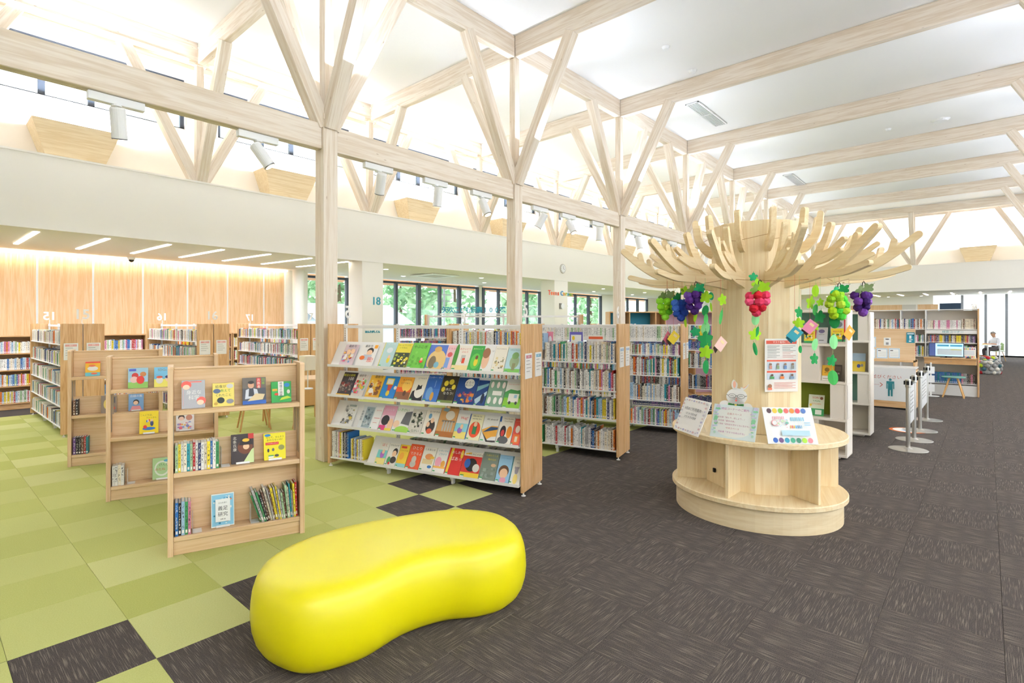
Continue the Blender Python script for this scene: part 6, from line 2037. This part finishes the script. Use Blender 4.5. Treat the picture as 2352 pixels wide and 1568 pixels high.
def person(P, rz):
    J = [((-.03, 0, .54), .14), ((0, 0, .7), .14), ((.03, 0, .9), .15), ((.07, 0, 1.0), .065), ((.1, 0, 1.06), .055), ((.13, 0, 1.13), .085), ((.145, 0, 1.2), .09), ((.15, 0, 1.245), .055)]
    E_ = [(i, i + 1) for i in range(7)]

    def chain(root, pts):
        k = root
        for p, r in pts:
            J.append((p, r))
            E_.append((k, len(J) - 1))
            k = len(J) - 1
    for s in (-1, 1):
        chain(2, [((.04, s * .17, .93), .065), ((.1, s * .215, .8), .048), ((.15, s * .22, .72), .042), ((.3, s * .17, .745), .035), ((.39, s * .13, .745), .026), ((.45, s * .11, .742), .03), ((.5, s * .1, .738), .018)])
        chain(0, [((.02, s * .1, .53), .095), ((.22, s * .11, .53), .085), ((.42, s * .11, .51), .066), ((.44, s * .11, .46), .062), ((.42, s * .11, .27), .055), ((.4, s * .11, .09), .042), ((.45, s * .115, .045), .042), ((.55, s * .12, .03), .032)])
    me = bpy.data.meshes.new('person')
    me.from_pydata([j[0] for j in J], E_, [])
    o = bpy.data.objects.new('tmp', me)
    COL.objects.link(o)
    md = o.modifiers.new('s', 'SKIN')
    for v, j in zip(me.skin_vertices[0].data, J):
        v.radius = (j[1], j[1])
    me.skin_vertices[0].data[0].use_root = True
    ss = o.modifiers.new('u', 'SUBSURF')
    ss.levels = ss.render_levels = 2
    bpy.context.view_layer.update()
    m2 = bpy.data.meshes.new_from_object(o.evaluated_get(bpy.context.evaluated_depsgraph_get()))
    bpy.data.objects.remove(o)
    m2.materials.clear()
    for k in ('skin', 'shirt', 'trousers'):
        m2.materials.append(MAT[k])
    for p_ in m2.polygons:
        c = p_.center
        p_.use_smooth = True
        if c.z > 1.03 or (c.x > .2 and .68 < c.z < .83):
            p_.material_index = 0
        elif c.z > .66 or (c.z > .55 and c.x < .05):
            p_.material_index = 1
        else:
            p_.material_index = 2
    t = thing('person', 'person in a white short-sleeved shirt reading at the far table', 'person', P, rz)
    put('body', m2, t)
    h = MB()
    for k in range(9):
        pass
    vs_, fs_ = [], []
    for i in range(6):
        th = R(90 - i * 20)
        for k in range(16):
            a = 2 * math.pi * k / 16
            rr = .1 * math.cos(th)
            vs_.append((.128 + rr * math.cos(a) * 1.05, rr * math.sin(a) * .92, 1.2 + .085 * math.sin(th) - (.02 if math.cos(a) < 0 else -.012 * (i > 3))))
    for i in range(5):
        for k in range(16):
            fs_.append((i * 16 + k, (i + 1) * 16 + k, (i + 1) * 16 + (k + 1) % 16, i * 16 + (k + 1) % 16))
    h.add(vs_, fs_).build('hair', 'hair_grey', t, smooth=True)
    MB().lathe([(.002, 0), (.012, .012), (.008, .04)], 8).build('nose', 'skin', t, loc=(.232, 0, 1.155), smooth=True)
    for s in (-1, 1):
        MB().lathe([(.004, -.022), (.016, -.01), (.018, .012), (.006, .026)], 8).build('ear', 'skin', t, loc=(.135, s * .088, 1.165), smooth=True)
        MB().lathe([(.002, -.006), (.007, 0), (.002, .006)], 6).build('eye', 'black', t, loc=(.218, s * .034, 1.185))
    MB().bbox(.2, .215, -.022, .022, 1.115, 1.121, .002).build('mouth', 'trousers', t)


person(F + Vector((0, 0, 0)), rzp)

# ---------------------------------------------------------------- reading corner behind the first column
def wood_chair(P, rz, label):
    t = thing('plywood_chair', label, 'chair', P, rz, 'plywood chairs of the reading corner')
    MB().bbox(-.21, .21, -.2, .21, .4, .42, .008).build('seat', 'chair_wood', t)
    m = MB()
    for k in range(6):
        y0, y1 = -.2 + .4 * k / 6, -.2 + .4 * (k + 1) / 6
        f_ = lambda y: -.21 - .05 * (1 - (y / .2) ** 2)
        vs_ = [(f_(y), y, z) for y in (y0, y1) for z in (.42, .6, .78 - .03 * (abs(y) / .2) ** 3)]
        m.add(vs_ + [(a - .012, b_, c) for a, b_, c in vs_], [(0, 3, 4, 1), (1, 4, 5, 2), (6, 7, 10, 9), (7, 8, 11, 10), (2, 5, 11, 8)])
    m.build('backrest', 'chair_wood', t)
    for x_, y_ in ((-.18, -.17), (-.18, .17), (.18, -.17), (.18, .17)):
        MB().tube([(x_ * .8, y_ * .8, .4), (x_ * 1.2, y_ * 1.2, 0)], [.017, .011], 8).build('leg', 'chair_wood', t)


TB = Vector((4.35, 8.35, 0))
t = thing('reading_table', 'small wooden table carrying the reading lamp', 'table', TB, R(-17))
MB().bbox(-.45, .45, -.35, .35, .7, .725, .004).build('table_top', 'stand_x', t)
for x_, y_ in ((-.4, -.3), (-.4, .3), (.4, -.3), (.4, .3)):
    MB().tube([(x_, y_, .7), (x_ * 1.06, y_ * 1.06, 0)], [.02, .014], 8).build('leg', 'chair_wood', t)
wood_chair(at_z(712, 990) + Vector((.05, .1, 0)), R(75), 'curved plywood chair facing the lamp table')
wood_chair(Vector((3.65, 8.25, 0)), R(-17), 'curved plywood chair at the side of the lamp table')
lp = at_z(707, 893, .725)
t = thing('reading_lamp', 'slim table lamp with a square cream shade', 'lamp', lp, 0)
MB().lathe([(.07, 0), (.07, .012), (.01, .018)], 20).build('base', 'white_plastic', t)
MB().lathe([(.007, .012), (.007, .32)], 10).build('pole', 'white_plastic', t)
MB().bbox(-.085, .085, -.085, .085, .26, .46, .006).build('shade', 'linen', t)

# ---------------------------------------------------------------- signs on the fascia and piers
P = at_y(1292, 617, YF)
t = thing('wall_clock', 'round white clock on the fascia above the lettered pier', 'clock', (P.x, YF, P.z))
RX = Matrix.Rotation(R(90), 4, 'X')
MB().lathe([(.15, 0), (.15, .02), (.14, .035)], 32, RX).build('case', 'grey_panel', t)
MB().lathe([(.128, .03), (.128, .036)], 32, RX).build('dial', 'white_plastic', t)
m = MB().box(-.006, .006, -.04, -.038, 0, .08).bar((0, -.0405, 0), (.055, -.0405, -.03), .01, .002, (0, 1, 0))
for k in range(12):
    a = R(30 * k)
    m.bar((.1 * math.sin(a), -.0375, .1 * math.cos(a)), (.12 * math.sin(a), -.0375, .12 * math.cos(a)), .008, .002, (0, 1, 0))
m.build('hands', 'black', t)


def wall_text(name, label, body, P, size, mat_, cols=None, ext=.006):
    t = thing(name, label, 'lettering', P, 0)
    x = 0
    if cols is None:
        MB().mesh(text_me(body, size, ext, res=4, bold=.002), RX).build('characters', mat_, t)
        return t
    for i, ch in enumerate(body):
        if ch != ' ':
            MB().mesh(text_me(ch, size, ext, res=3, bold=.004), Matrix.Translation((x, 0, 0)) @ RX, col=hx(cols[i % len(cols)])).build('character', 'print', t)
        x += size * (.58 if ch != ' ' else .4)
    return t


P = at_y(864, 692, YF - .004)
wall_text('wall_number', 'teal number 18 on the white pier', '18', (P.x, YF - .004, P.z), .24, 'teal_letter')
P = at_y(856, 762, YF - .004)
wall_text('pier_caption', 'small teal caption in kana on the white pier', 'ほんさがしくん', (P.x, YF - .004, P.z), .055, 'teal_letter')
P = at_y(1262, 672, YF - .01)
t = wall_text('corner_title', 'coloured Teens Corner lettering before the pier', 'Teens Corner', (P.x, YF - .01, P.z), .2, 'print', ['#e0502f', '#e86a3a', '#e8703a', '#d88a7a', '#e0603a', '#ffffff', '#3f8fc0', '#e8a03a', '#b8c43a', '#5fa8b0', '#7fae3a', '#c9b83a'])
P2 = at_y(1290, 703, YF)
t = thing('wall_dial', 'small white dial on the pier under the lettering', 'dial', (P2.x, YF, P2.z))
MB().lathe([(.09, 0), (.09, .05)], 24, RX).build('case', 'white_plastic', t)
MB().box(-.13, -.06, -.045, .0, -.09, .09).build('backing', 'slot_grey', t)

# cards standing on top of shelf 6
for (a, b_, h, base, sp, lab) in ((1308, 1338, .36, '#6a62b8', [('r', .1, .1, .9, .9, '#f4f2ec'), ('e', .3, .78, .1, .08, '#f0d02a'), ('r', .3, .5, .75, .53, '#8a8a90'), ('r', .25, .4, .8, .42, '#d8b84a')], 'purple framed certificate standing behind the top row of number 6'),
                                 (1350, 1386, .32, '#f4efe8', [('r', .05, .85, .95, .95, '#e8643a'), ('r', .1, .7, .8, .74, '#d88a7a')], 'white card with an orange heading behind the top row'),
                                 (1256, 1270, .36, '#e88aa0', [('e', .5, .7, .3, .15, '#f7eef0')], 'pink card standing behind the top row of number 6')):
    xa, xb = local_x(M6, a, .2), local_x(M6, b_, .2)
    card('shelf_card', lab, 'card', M6 @ Vector((xa, .2, 1.157)), M6 @ Vector((xb, .2, 1.157)), h, .03, base, sp, t=.003, prop=False)

# the rows beyond the nearest three hundred books
o = REST.build('books', 'book_spines')
tag(o, 'packed rows of library books on the farther shelves', 'books', kind='stuff')
